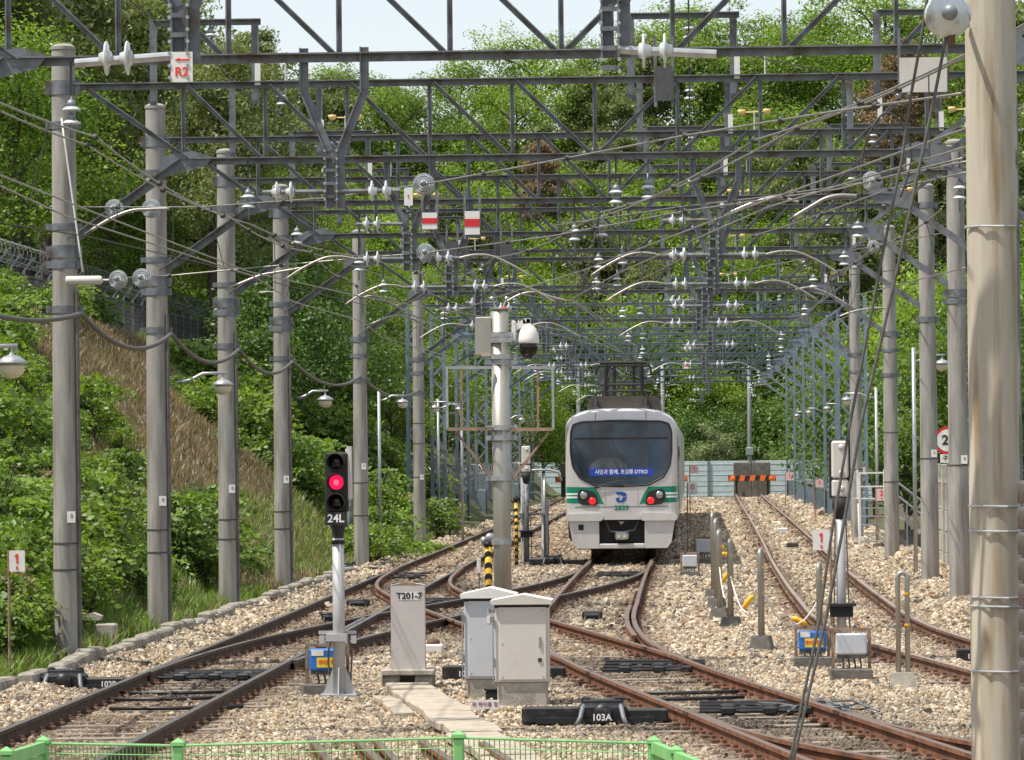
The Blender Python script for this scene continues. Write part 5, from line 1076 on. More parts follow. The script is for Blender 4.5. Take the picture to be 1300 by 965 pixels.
# --- point machines
def point_machine(lab, x0, x1, xm, y0, num=None, motor=True, numx=None, mirror=1, h=.16):
    p = onz((x0+x1)/2, y0); k = p.y/5000; t = thing('point_machine', lab, 'point machine', p, group='black point machines'); W_ = (x1-x0)*k
    MB().box((-W_*.25, 0, .09), (W_*.5, .26, h), bev=.012).box((W_*.25, .02, .08), (W_*.5, .22, h*.8), bev=.012).build('bed', 'black_paint', t)
    MB().box((0, -.17, .04), (W_*.8, .1, .06)).build('bed_flange', 'black_paint', t)
    if motor:
        x = (xm-(x0+x1)/2)*k; mo = MB().box((x, -.02, .12), (.5, .40, .20), bev=.05).box((x, -.02, .225), (.40, .30, .05), bev=.02).build('motor_case', 'black_paint', t, 'auto')
        MB().lathe([(.02, -.32), (.085, -.31), (.10, -.28), (.10, -.18)], (x+.01, 0, .12), 'Y', 18).build('motor_cap', 'black_paint', mo, True)
        pi = MB()
        for s in (-1, 1): pi.tube([(x+s*.17, -.1, .21), (x+s*.20, -.22, .17), (x+s*.22, -.3, .08), (x+s*.26, -.36, .0)], .026, 8)
        pi.build('hoses', 'steel_grey', mo, True)
        lb = MB()
        for s in (-1, 1): lb.lathe([(.02, .20), (.05, .21), (.05, .265), (.02, .28)], (x+s*.17, -.03, 0), n=10)
        lb.build('lids', 'black_paint', mo)
    if num:
        x = (numx-(x0+x1)/2)*k; n_ = MB().box((x, -.228 if not motor or abs(numx-xm) > 30 else -.335, .075), (.19, .006, .10)).build('number_plate', 'black_matt', t); yy = -.234 if not motor or abs(numx-xm) > 30 else -.341
        text(num, .095, 'text_white', n_, (x, yy, .078), bold=.002)
    return t
point_machine('black point machine 103A in front of the cabinets', 663, 848, 765, 918, '103A', True, 765)
point_machine('black point machine 102B at the left edge by the kerb', 4, 160, 84, 876, '102B', True, 142)
point_machine('black point machine bed marked 10 showing on both sides of the cabinets', 562, 718, 600, 862, '101', False, 590)
point_machine('far black point machine behind the small ladder', 672, 748, 702, 698+20, None, True)
point_machine('far black point machine beside the shrubs left', 418, 480, 440, 728, None, True)
point_machine('grey point machine plate at the far right by the big pole', 1215, 1246, 1225, 840, '13', False, 1231)
# --- rods and slide gear across the switches
def rod_set(lab, px, py, L, n=3, dy=.55, boss=True):
    p = onz(px, py); t = thing('switch_rods', lab, 'switch rods', (p.x, p.y, -.15), group='black switch rods')
    for i in range(n):
        y = i*dy; rd = MB().tube([(-L/2, y, .055), (L/2, y+.06*(-1)**i, .055)], .022, 8).build('rod', 'black_paint', t)
        if boss and i < 2:
            for s in (-.28, .05, .33): MB().box((L*s, y, .06), (.16, .09, .09), bev=.02).build('rod_joint', 'black_paint', t)
    for j in range(5): MB().box((-L*.3+j*L*.15, n*dy*.45, .02), (.07, .34, .07), bev=.01).build('slide_chair', 'black_paint', t)
    return t
rod_set('black switch rods across the left track beside machine 102B', 265, 868, 1.3, 4, .5); rod_set('black switch rods across the right track beside machine 103A', 970, 912, 1.35, 4, .5)
rod_set('black switch rods between the rails behind the cabinets at right', 830, 858, 1.3, 4, .7); rod_set('black switch rods right in front of the train', 790, 735, 1.2, 3, 1.2)
rod_set('black switch rods on the far left track', 500, 738, 1.2, 3, 1.6); rod_set('black rods lying in the diamond crossing left of cabinets', 575, 772, 1.6, 4, .9)
for px, py, L, lab in ((215, 893, 1.4, 'thin black pipe lying between left rails'), (222, 905, 1.45, 'lower thin black pipe lying between left rails'), (230, 885, 1.5, 'upper thin black pipe lying between left rails'), (875, 885, 1.5, 'thin black pipe between the right rails above machine 103A'), (860, 893, 1.5, 'second thin black pipe between the right rails')):
    p = onz(px, py); o = MB().tube([(p.x-L/2, p.y, -.12), (p.x, p.y+.05, -.125), (p.x+L/2, p.y+.25, -.12)], .022, 8).build('lineside_pipe', 'black_paint', None, True); tag(o, lab, 'pipe')
# dark gravel-trapped cable bundle and chairs by the right switch
t = thing('cable_bundle', 'tangle of thin grey cables inside the right switch', 'cables', onz(1010, 905))
for i in range(14):
    a = random.uniform(-.5, .5); MB().tube([(a, random.uniform(-1, 1), .07), (a+random.uniform(.1, .4), random.uniform(-1, 1), .10), (a+random.uniform(.2, .6), random.uniform(-1, 1), .06)], .012, 5).build('cable', 'steel_grey', t, True)
# --- signs on stakes
def stake_sign(lab, px, y0, y1, ybase, num, w_px, m='white_paint', txt='red_text', sub=True, Y=None, post_side=-1):
    p = onz(px, ybase) if Y is None else at(px, ybase, Y); k = p.y/5000; t = thing('number_sign', lab, 'sign', p, group='number signs on stakes'); W_ = w_px*k; z = (ybase-(y0+y1)/2)*k; h = (y1-y0)*k
    xs = post_side*W_*.55; MB().tube([(xs, .02, -.1), (xs, .02, z+h*.5)], .018, 8).build('stake', 'rusty_frame', t); pl = MB().prism(rounded([(-W_/2, z-h/2), (W_/2, z-h/2), (W_/2, z+h/2), (-W_/2, z+h/2)], .015, 2), -.012, 0).build('plate', m, t)
    text(num, h*.62, txt, pl, (0, -.016, z+h*.12), bold=.004)
    if sub: text('0', h*.24, txt, pl, (0, -.016, z-h*.33), bold=.002)
stake_sign('white sign with red 1 on a thin stake at the left edge', 23, 698, 725, 876, '1', 20)
stake_sign('white sign with red 1 beside the right signal post', 1044, 673, 699, 800, '1', 22, post_side=.95)
stake_sign('white sign with red 0 on the far left pole foot', 461, 627, 642, 712, '0', 11)
stake_sign('white sign with red 2 in front of the white stairs', 1120, 621, 636, 707, '2', 13, 'pink_plate')
stake_sign('white sign with red 0 right of the train', 880, 613, 628, 700, '0', 12)
for px, py, b, nm in ((523, 622+9, 690, 'pink number plate left of the camera mast'), (1041, 614, 668, 'pink number plate under the right lattice masts'), (1095, 598, 690, 'pink plate left of the stairs top'), (882, 596, 680, 'pink plate high right of the train'), (1003, 605, 650, 'small pink plate on the far blue fence')):
    stake_sign(nm, px, py-5, py+5, b, '1', 10, 'pink_plate', sub=False)
# danger plate lying on the ballast
p = onz(616, 906); t = thing('danger_plate', 'small white warning plate with dark lettering lying before the cabinets', 'sign', p); MB().box((0, -.03, .10), (.30, .012, .095)).build('plate', 'white_paint', t); text('위 케이블 험', .058, 'text_purple', t, (0, -.039, .10), wx=.95); MB().box((0, .05, .0), (.06, .08, .05)).build('stand', 'steel_dark', t)
p = onz(628, 890); t = thing('black_junction', 'small black junction box at the front cabinet foot', 'box', p); MB().box((0, 0, .06), (.2, .14, .13), bev=.02).build('box', 'black_paint', t); MB().box((0, 0, .135), (.23, .16, .03), bev=.01).build('lid', 'black_paint', t)
# --- speed sign and small plate right
p = at(1205, 720, 88); t = thing('speed_sign', 'round red rimmed speed sign partly behind a concrete pole', 'sign', p); k = 88/5000; zz = (720-560)*k
MB().lathe([(.0, -.02), (.31, -.02), (.31, 0), (.0, 0)], (0, 0, zz), 'Y', 32).build('rim', 'red_paint', t); MB().lathe([(.0, -.024), (.245, -.024), (.245, -.019), (.0, -.019)], (0, 0, zz), 'Y', 32).build('face', 'white_paint', t); text('25', .30, 'text_black', t, (0.02, -.028, zz), bold=.008)
MB().box((0, -.01, zz-.40), (.34, .015, .19)).build('sub_plate', 'white_paint', t); text('구내', .13, 'text_black', t, (0, -.021, zz-.40), bold=.003); MB().tube([(0, .03, -.3), (0, .03, zz+.3)], .03, 8).build('post', 'galvanised', t)
# --- signs hung on the gantries
def hung_plate(lab, x0, x1, y0, y1, Y, m, stripes=None, posts=True, txt=None):
    a = at((x0+x1)/2, (y0+y1)/2, Y); k = Y/5000; W_, h = (x1-x0)*k, (y1-y0)*k; t = thing('hung_sign', lab, 'sign', a); pl = MB().box((0, 0, 0), (W_, .014, h)).build('plate', m, t)
    if stripes: MB().box((0, -.010, 0), (W_*.995, .004, h*.34)).build('red_band', 'red_paint', pl)
    if posts:
        for s in (-1, 1): MB().box((s*W_*.5, .025, .12), (.03, .02, h+.35)).build('hanger', 'steel_grey', t)
    if txt: text(txt, h*.3, 'red_text', pl, (0, -.011, 0))
hung_plate('left red and white striped board under the gantries', 536, 555, 270, 291, 50.6, 'white_paint', True); hung_plate('right red and white striped board under the gantries', 590, 609, 268, 298, 50.6, 'white_paint', True)
hung_plate('black rectangular board hanging under the nearest gantry', 832, 854, 84, 128, 38.4, 'steel_dark'); hung_plate('large pale grey board at upper right beside the big pole', 1142, 1202, 73, 117, 38.3, 'cabinet_grey')
hung_plate('small white plate with pink print on hanger left of striped boards', 513, 524, 238, 261, 51.8, 'white_paint', posts=False, txt='1'); hung_plate('small white plate hanging near the right cable loop', 1114, 1120, 123, 151, 45, 'white_paint', posts=False)
hung_plate('small red and white flag board far right of pantograph', 868, 874, 460, 468, 140, 'white_paint', True, posts=False)
for px, py, Y, lab in ((574, 318, 70, 'dark transformer box hanging under gantry left of centre'), (643, 318, 70, 'dark transformer box hanging under gantry near centre')): hung_plate(lab, px-7, px+7, py-12, py+12, Y, 'steel_dark')
# --- lamps
def lamp(lab, px, py, Y, side, from_px=None, post=None):
    c = at(px, py, Y); k = Y/5000; t = thing('yard_lamp', lab, 'lamp', c, group='yard lamps')
    MB().lathe([(.17, .0), (.175, .012), (.09, .075), (.03, .095), (.02, .12)], n=22).build('lamp_shade', 'galvanised', t, True); MB().lathe([(.005, -.155), (.07, -.145), (.12, -.10), (.135, -.05), (.13, -.005)], n=20).build('lamp_globe', 'lamp_glass', t, True)
    xe = side*(.62 if from_px is None else abs(from_px-px)*k); MB().tube([(0, 0, .10), (0, 0, .19)], .016, 8).build('stem', 'galvanised', t)
    MB().tube([(.06*(1 if side < 0 else -1), 0, .19), (xe*.45, 0, .185), (xe*.72, 0, .09), (xe, 0, .04)], .024, 8).build('arm', 'galvanised', t, True)
    if post: MB().tube([(xe, 0, .35), (xe, 0, -(c.z+.15))], .045, 10).build('lamp_post', 'galvanised', t, True)
lamp('nearest yard lamp at the left edge', 15, 462, 41, -1); lamp('yard lamp on the second left pole', 283, 489, 61, -1, 226); lamp('yard lamp on the fourth left pole', 413, 508, 79.6, -1, 377)
lamp('yard lamp on thin post right of the fifth left pole', 511, 511, 104, -1, 481, True); lamp('yellowish yard lamp right of the slim dark pole', 552, 518, 122, 1, 518, True); lamp('yard lamp behind the left sign frame', 583, 520, 134, -1, 556, True); lamp('small yard lamp right of the camera mast', 662, 533, 175, -1, 645, True)
lamp('yard lamp on post right of the farthest right pole', 1075, 508, 112, 1, 1112, True); lamp('second yard lamp of the right far row', 1050, 519, 150, 1, 1076, False); lamp('third yard lamp of the right far row', 1027, 524, 170, 1, 1046, False); lamp('farthest yard lamp of the right row', 1012, 528, 190, 1, 1030, False); lamp('yard lamp between the two nearest right poles', 1196, 462, 84, -1, 1160, True)
# --- buffer stops, dark blocks, blue end fence
def buffer_stop(lab, px, Y):
    p = at(px, 626, Y); t = thing('buffer_stop', lab, 'buffer stop', (p.x, Y, -.2), group='buffer stops'); 
    MB().box((-.57, .6, 1.0), (1.1, .5, 2.25), bev=.03).build('block', 'dark_concrete', t); MB().box((.57, .6, 1.0), (1.1, .5, 2.25), bev=.03).build('block', 'dark_concrete', t)
    for s in (-1, 1): MB().bar((s*.95, 0, -.2), (s*.95, .1, 1.2), .12).build('upright', 'black_matt', t); MB().lathe([(.1, -.2), (.14, -.18), (.14, -.02), (.06, .0)], (s*1.15, -.12, 1.15), 'Y', 14).build('buffer_head', 'orange_paint', t, True)
    bm = MB().box((0, -.1, 1.18), (2.9, .16, .34), bev=.02).build('beam', 'black_matt', t)
    for i in range(5): x = -1.25+i*.62; MB().prism([(x-.18, 1.012), (x+.14, 1.012), (x+.24, 1.348), (x-.08, 1.348)], -.19, -.178).build('orange_stripe', 'orange_paint', bm)
buffer_stop('orange striped buffer stop with dark blocks at the siding end', 955, 240); buffer_stop('orange buffer stop peeking out left of the train', 735, 243); buffer_stop('orange buffer stop hidden behind the train, right tip visible', 843, 243)
def blue_fence():
    t = thing('panel_fence', 'blue-grey horizontal panel fence closing the far end of the yard', 'fence', (0, 262, -1.55)); x = -14.0
    pm = mesh_of(MB().box((1.47, 0, 0), (2.94, .04, .66), bev=.012).box((1.47, -.028, .12), (2.94, .016, .05)), 'fence_blue'); po = mesh_of(MB().box((0, -.05, 1.75), (.16, .14, 3.6)), 'steel_blue')
    while x < 12:
        for i in range(5): inst(pm, 'panel', t, (x+.03, 0, .40+i*.70))
        inst(po, 'post', t, (x, 0, 0)); x += 3.0
    MB().bar((6.1, -.6, 1.0), (8.6, -.6, 2.7), .1, .3).build('leaning_plank', 'concrete', t)
blue_fence()
# picket fence with razor wire, left rear
def picket():
    t = thing('picket_fence', 'pale picket fence with wire coil behind the left lattice masts', 'fence', (-10.6, 130, -.2)); pk = mesh_of(MB().box((0, 0, 1.0), (.05, .05, 2.0)), 'galvanised')
    for i in range(110): inst(pk, 'picket', t, (0.012*i, i*.7, 0))
    for z in (.3, 1.7): MB().bar((.03, 0, z), (1.35, 77, z), .04).build('rail', 'galvanised', t)
    P = [(.5*math.cos(a)*.5+.012*a/2, a*.22, 2.15+.22*math.sin(a)) for a in np.arange(0, 350, .5)]; MB().tube(P, .012, 3, False).build('razor_coil', 'galvanised', t)
picket()
# fence on the terrace, upper left
def terrace_fence():
    t = thing('wire_fence', 'grey mesh fence with razor coil on the slope at upper left', 'fence', (-17.4, 86, 5.6)); po = mesh_of(MB().box((0, 0, .95), (.08, .08, 1.9)).bar((0, 0, 1.9), (.28, 0, 2.25), .05), 'steel_grey')
    for i in range(28): inst(po, 'post', t, (0, i*2.0, 0))
    w_ = MB()
    for i in range(440): w_.box((0, i*.122, .92), (.012, .012, 1.75))
    for j in range(14): w_.box((0, 27, .1+j*.13), (.012, 54, .010))
    tag(w_.build('mesh_wires', 'steel_dark', t), kind='stuff')  # wires and rails coloured dark for the tree shade over them
    for z in (.1, 1.8): MB().bar((0, 0, z), (0, 54, z), .05).build('rail', 'steel_dark', t)
    P = [(.2+.28*math.cos(a), a*.10, 2.22+.28*math.sin(a)) for a in np.arange(0, 540, .45)]; MB().tube(P, .007, 3, False).build('razor_coil', 'steel_grey', t)
    for z in (2.05, 2.2): MB().tube([(.14, 0, z), (.14, 54, z)], .012, 4).build('barbed_wire', 'steel_grey', t)
terrace_fence()
# --- concrete panel wall on the right
def panel_wall():
    t = thing('panel_wall', 'weathered concrete panel wall behind the right hand poles', 'wall', (5.72, 62, -.2)); pm = mesh_of(MB().box((0, 1.22, .24), (.10, 2.40, .47), bev=.015), 'concrete'); po = mesh_of(MB().box((-.04, 0, 1.25), (.16, .14, 2.5), bev=.02), 'concrete')
    mb = MB(); 
    for i in range(14): mb.box((0, .12+i*.17, .32), (.07, .05, .60))
    mb.box((0, 1.22, .02), (.09, 2.4, .05)).box((0, 1.22, .62), (.09, 2.4, .05)); gr = mesh_of(mb, 'concrete')
    for i in range(14):
        inst(po, 'post', t, (0, i*2.5, 0))
        for j in range(3): inst(pm, 'panel', t, (random.uniform(-.01, .01), i*2.5+.04, j*.485))
        inst(gr, 'grille_panel', t, (0, i*2.5+.04, 1.47))
panel_wall()
p = at(968+200, 545, 96); p = at(1162, 720, 96); t = thing('lamp_stub', 'small round metal lid on the ballast beside the right poles', 'lid', onz(1161, 716)); MB().lathe([(.16, 0), (.16, .06), (.12, .12), (.03, .15)], n=18).build('lid', 'galvanised', t, True); MB().box((0, 0, -.02), (.45, .3, .06)).build('pad', 'dark_concrete', t)
# concrete box behind the leftmost pole
p = at(128, 812, 56); t = thing('concrete_box', 'low concrete box with a stone on top behind the leftmost pole', 'box', (p.x, 56, -.05)); MB().box((.08, 0, .14), (.30, .3, .34), bev=.02).build('box', 'concrete', t); MB().prism([(-.25, .36), (0, .36), (.02, .42), (-.1, .47), (-.24, .44)], -.1, .15).build('top_stone', 'concrete', t)
# old rails stacked in the foreground and rod
for i, (xa, ya, xb, yb) in enumerate(((395, 938, 430, 985), (452, 940, 500, 985), (476, 940, 520, 985), (535, 942, 600, 985), (612, 944, 680, 990))):
    a, b = onz(xa, ya, -.05), onz(xb, yb, -.05); L = (b-a).length; X, Y_ = np.linspace(0, 0, 6), np.linspace(0, L, 6)
    o = inst(rail_mesh(X, Y_, 'rail_rust'), 'spare_rail', None, a+Vector((0, 0, .02)), (0, 0, math.atan2(b.y-a.y, b.x-a.x)-math.pi/2)); tag(o, ORD[i]+' spare rusty rail from the left behind the green fence', 'rail', 'spare rails')
for px, py, lab in ((606, 646-7, 'silver box on ballast'),): pass
for px, py, lab, m in ((986, 668, 'first pale track box between the siding rails', 'cabinet_grey'), (994, 677, 'second pale track box between the siding rails', 'cabinet_grey'), (1006, 697, 'flat brown block between the siding rails', 'timber')):
    p = onz(px, py); t = thing('track_box', lab, 'box', p); MB().box((0, 0, .1), (.34, .5, .16), bev=.03).build('case', m, t); MB().box((0, 0, .03), (.42, .6, .05)).build('pad', 'concrete', t)
# --- green fence at the bottom
def green_fence():
    Y = 26.0; t = thing('green_fence', 'low green mesh fence along the bottom edge', 'fence', (0, Y, 0))
    def L(x, y, Yd=Y): q = at(x, y, Yd); return (q.x, q.y-Y, q.z)
    capm = mesh_of(MB().add([(i*.042, j*.042, 0) for j in (-1, 1) for i in (-1, 1)]+[(0, 0, .028)], [(0, 1, 4), (1, 3, 4), (3, 2, 4), (2, 0, 4), (0, 2, 3, 1)]).box((0, 0, -.012), (.09, .09, .024)), 'green_paint'); pom = mesh_of(MB().box((0, 0, -.55), (.068, .068, 1.08), bev=.008), 'green_paint')
    def post(x, y, Yd=Y): p_ = L(x, y, Yd); o = inst(pom, 'post', t, (p_[0], p_[1], p_[2]-.03)); inst(capm, 'cap', o, (0, 0, .02)); return p_
    A = post(55, 937); B_ = post(226, 940); Cc = post(582, 930); D_ = post(830, 937, 26); E_ = post(8, 951, 24.6); G_ = post(858, 949, 25.2)
    def panel(a, b, n):
        a, b = Vector(a), Vector(b); MB().tube([a+Vector((0, 0, -.035)), b+Vector((0, 0, -.035))], .010, 6).build('top_wire', 'green_paint', t)
        w_ = MB(); 
        for i in range(1, n): q = a.lerp(b, i/n); w_.tube([q+Vector((0, 0, -.03)), q+Vector((0, .02, -.12)), q+Vector((0, 0, -.9))], .0035, 4, False)
        for j in range(5): w_.tube([a+Vector((0, 0, -.10-j*.18)), b+Vector((0, 0, -.10-j*.18))], .0035, 4, False)
        tag(w_.build('mesh_wires', 'green_paint', t), kind='stuff')
    panel(A, B_, 34); panel(B_, Cc, 42); panel(Cc, D_, 38)
    for a, b in ((E_, A), (D_, G_), (G_, L(960, 990, 23.5))):
        a, b = Vector(a), Vector(b); MB().bar(a+Vector((0, 0, -.06)), b+Vector((0, 0, -.06)), .05, .075).build('top_rail', 'green_paint', t); MB().bar(a+Vector((0, .01, -.19)), b+Vector((0, .01, -.19)), .012, .16).build('rail_plate', 'green_paint', t)
green_fence()
# ================================================================ VEGETATION
def leaf_mesh(name, P, N, S_, tone, m, aspect=1.0, up=None):
    """quads at points P with normals N and sizes S_; tone = leaf colour variation"""
    n = len(P); N = N/np.linalg.norm(N, axis=1, keepdims=True); r = RNG.normal(size=(n, 3)) if up is None else up+RNG.normal(size=(n, 3))*.35
    A = np.cross(N, r); A /= np.linalg.norm(A, axis=1, keepdims=True)+1e-9; B = np.cross(N, A); h = S_[:, None]*.5
    V = np.stack([P-B*h*aspect, P+A*h*.62-N*h*.15, P+B*h*aspect, P-A*h*.62-N*h*.15], 1).reshape(-1, 3)
    me = bpy.data.meshes.new(name); me.vertices.add(4*n); me.vertices.foreach_set('co', V.astype('f4').ravel())
    me.loops.add(4*n); me.loops.foreach_set('vertex_index', np.arange(4*n, dtype='i4')); me.polygons.add(n); me.polygons.foreach_set('loop_start', np.arange(0, 4*n, 4, dtype='i4')); me.polygons.foreach_set('loop_total', np.full(n, 4, 'i4'))
    a = me.attributes.new('tone', 'FLOAT', 'FACE'); a.data.foreach_set('value', np.clip(tone, 0, 1).astype('f4')); me.update(calc_edges=True); me.materials.append(M[m]); return me
def branch_mesh(name, segs, m='bark'):
    mb = MB()
    for P, R_ in segs: mb.tube(P, R_, 6, False)
    me = bpy.data.meshes.new(name); me.from_pydata(mb.v, [], mb.f); me.materials.append(M[m]); me.shade_smooth(); return me
def broad_tree(H, W_, seed, m, n_leaf=5200, size=.30, base=.22):
    rng = np.random.default_rng(seed); segs = []; lean = rng.normal(0, .05, 2)
    tr = [(lean[0]*z*z/H+.1*math.sin(z), lean[1]*z, z) for z in np.linspace(-.8, H*.86, 8)]; segs.append((tr, list(np.linspace(H*.018, .03, 8))))
    cl = []; nb = 15
    for i in range(nb):
        z0 = H*(base+.55*i/nb); a = i*2.4+rng.uniform(-.5, .5); L = W_*.5*rng.uniform(.55, 1.05)*(1-.55*max(0, (i/nb-.35)))
        q = np.array([np.interp(z0, [p[2] for p in tr], [p[0] for p in tr]), np.interp(z0, [p[2] for p in tr], [p[1] for p in tr]), z0]); e = q+np.array([math.cos(a)*L, math.sin(a)*L, L*rng.uniform(.35, .9)]); mid = (q+e)/2+np.array([0, 0, .12*L]); segs.append(([tuple(q), tuple(mid), tuple(e)], [H*.008, H*.005, .02]))
        for k in range(4):
            c = e+rng.normal(0, .16, 3)*W_*.62*np.array([1, 1, .7]); cl.append((c, rng.uniform(.12, .25)*W_)); segs.append(([tuple(mid), tuple((mid+c)/2+rng.normal(0, .1, 3)), tuple(c)], [.04, .03, .015]))
    for k in range(8): cl.append((np.array([lean[0]*H, lean[1]*H, H*.86])+rng.normal(0, 1, 3)*np.array([W_*.16, W_*.16, H*.055]), rng.uniform(.10, .17)*W_))
    w_ = np.array([r**2 for _, r in cl]); cnt = rng.multinomial(n_leaf, w_/w_.sum()); P = []; N = []; T = []
    for (c, r), k in zip(cl, cnt):
        d = rng.normal(size=(k, 3)); d /= np.linalg.norm(d, axis=1, keepdims=True); rr = r*rng.uniform(.15, 1.2, (k, 1))**.7; P.append(c+d*rr*np.array([1.15, 1.15, .72])); nn = d*.7+np.array([0, 0, .75])+rng.normal(0, .5, (k, 3)); N.append(nn); T.append(np.full(k, rng.uniform(.2, .65))+rng.normal(0, .2, k))
    P, N, T = np.concatenate(P), np.concatenate(N), np.concatenate(T); return leaf_mesh('crown', P, N, size*rng.uniform(.6, 1.3, len(P)), T, m, 1.25), branch_mesh('trunk', segs)
def pine_tree(H, W_, seed, m='needle', n=5200, conic=False, size=.42):
    rng = np.random.default_rng(seed); segs = []; b = rng.normal(0, .03, 2)
    tr = [(b[0]*z+.15*math.sin(z*.5+seed), b[1]*z, z) for z in np.linspace(-.8, H*.97, 9)]; segs.append((tr, list(np.linspace(H*.02, .03, 9)))); cl = []; nb = 20
    for i in range(nb):
        f = i/nb; z0 = H*((.30 if not conic else .12)+(.64 if not conic else .84)*f); a = i*2.39+rng.uniform(-.4, .4); L = W_*.5*((1-.55*f**1.6) if not conic else (1.02-f))*rng.uniform(.6, 1.1)
        q = np.array([b[0]*z0, b[1]*z0, z0]); e = q+np.array([math.cos(a)*L, math.sin(a)*L, L*rng.uniform(-.02, .28)]); segs.append(([tuple(q), tuple((q+e)/2-np.array([0, 0, .05*L])), tuple(e)], [H*.008, H*.005, .02]))
        for k in range(5): f2 = rng.uniform(.35, 1.05); c = q+(e-q)*f2+rng.normal(0, 1, 3)*np.array([.13, .13, .05])*W_*.6*(.4+.6*L/(W_*.5)); cl.append((c, rng.uniform(.085, .17)*W_*(1 if not conic else .8)))
    cl.append((np.array([b[0]*H, b[1]*H, H*.95]), .05*W_)); w_ = np.array([r**2 for _, r in cl]); cnt = rng.multinomial(n, w_/w_.sum()); P = []; N = []; T = []; U = []
    for (c, r), k in zip(cl, cnt):
        d = rng.normal(size=(k, 3)); d /= np.linalg.norm(d, axis=1, keepdims=True); d[:, 2] = d[:, 2]*.9+.1; P.append(c+d*r*rng.uniform(.2, 1.2, (k, 1))*np.array([1.1, 1.1, .75])); N.append(rng.normal(size=(k, 3))+np.array([0, 0, .4])); U.append(d); T.append(np.full(k, rng.uniform(.15, .65))+rng.normal(0, .2, k))
    P, N, T = np.concatenate(P), np.concatenate(N), np.concatenate(T); return leaf_mesh('crown', P, N, size*rng.uniform(.6, 1.3, len(P)), T, m, 1.5), branch_mesh('trunk', segs)
PROTO = {}
MARKS = [(60, 'left edge'), (150, 'leftmost pole'), (250, 'second left pole'), (335, 'third left pole'), (420, 'fourth left pole'), (500, 'fifth left pole'), (570, 'slim dark pole'), (660, 'camera mast'), (730, 'far signal'), (870, 'train'), (940, 'hoop posts'), (1000, 'buffer stop'), (1100, 'right signal'), (1160, 'white stairs'), (1230, 'two right poles'), (9999, 'big right pole')]
def mark(x, y): px = 880+x/y*5000; return next(n for e, n in MARKS if px < e)
CELLS = {}
def cell(o, what, where, x, y): CELLS.setdefault((what, where, mark(x, y)), []).append((880+x/y*5000, o))
def label_cells():
    for (what, where, mk), L in CELLS.items():
        L.sort(key=lambda q: q[0]); n = len(L)
        for i, (_, o) in enumerate(L):
            tail = '' if n == 1 else (', the left one' if i == 0 else ', the right one') if n == 2 else ', '+('leftmost' if i == 0 else 'rightmost' if i == n-1 else ORD[i]+' from left' if i < 49 else 'far right')
            o['label'] = what+' '+where+' '+mk+tail
for i in range(4): PROTO['bright%d' % i] = broad_tree(11+i*.7, 7.0+.5*i, 10+i, 'leaf_bright', 12500, .225)
for i in range(3): PROTO['mid%d' % i] = broad_tree(11.5+i*.6, 6.8+.4*i, 30+i, 'leaf_mid', 12500, .225)
for i in range(2): PROTO['dark%d' % i] = broad_tree(10.5+i, 7.2, 40+i, 'leaf_dark', 9500, .27, .1)
PROTO['grey0'] = broad_tree(8.5, 5.2, 50, 'leaf_grey', 9000, .20, .1)
for i in range(3): PROTO['pine%d' % i] = pine_tree(13+i, 6.6+.5*i, 60+i, n=15000, size=.25)
for i in range(3): PROTO['hillpine%d' % i] = pine_tree(13+i, 8.0+.6*i, 90+i, n=30000, size=.17)
for i in range(2): PROTO['hillbroad%d' % i] = broad_tree(11.5+i, 7.2, 95+i, 'leaf_bright', 24000, .155)
PROTO['hillmid0'] = broad_tree(11.5, 7.0, 98, 'leaf_mid', 22000, .155)
for i in range(2): PROTO['fir%d' % i] = pine_tree(12.5+i*1.5, 4.4, 70+i, n=10000, conic=True, size=.25)
PROTO['dead0'] = pine_tree(12, 5.6, 80, 'needle_dead', 9000, size=.25)
def tree(kind, x, y, lab, s=1.0, rz=None, z=None, group='trees of the wood', name=None):
    nm = name or ('pine_tree' if kind.startswith(('pine', 'fir', 'dead')) else 'broadleaf_tree')
    t = thing(nm, lab, 'tree', (x, y, terrain_h(x, y) if z is None else z), random.uniform(0, 6.28) if rz is None else rz, group); t.scale = (s, s, s*random.uniform(.93, 1.08))
    cr, tk = PROTO[kind]; inst(cr, 'crown', t); inst(tk, 'trunk', t); return t
def pick(w_): ks = list(w_); return random.choices(ks, [w_[k] for k in ks])[0]
MIXB = {'bright0': 3, 'bright1': 3, 'bright2': 3, 'bright3': 3, 'mid0': 2, 'mid1': 2, 'mid2': 2, 'pine0': 1.8, 'pine1': 1.8, 'pine2': 1.5, 'fir0': 1.0, 'fir1': 1.0}
GL = {'b': 'light green broadleaf tree in the wood behind the yard', 'm': 'mid green broadleaf tree in the wood behind the yard', 'd': 'dark tree at the foot of the wood behind the yard', 'p': 'dark pine tree in the wood behind the yard', 'f': 'slender dark conifer in the wood behind the yard'}
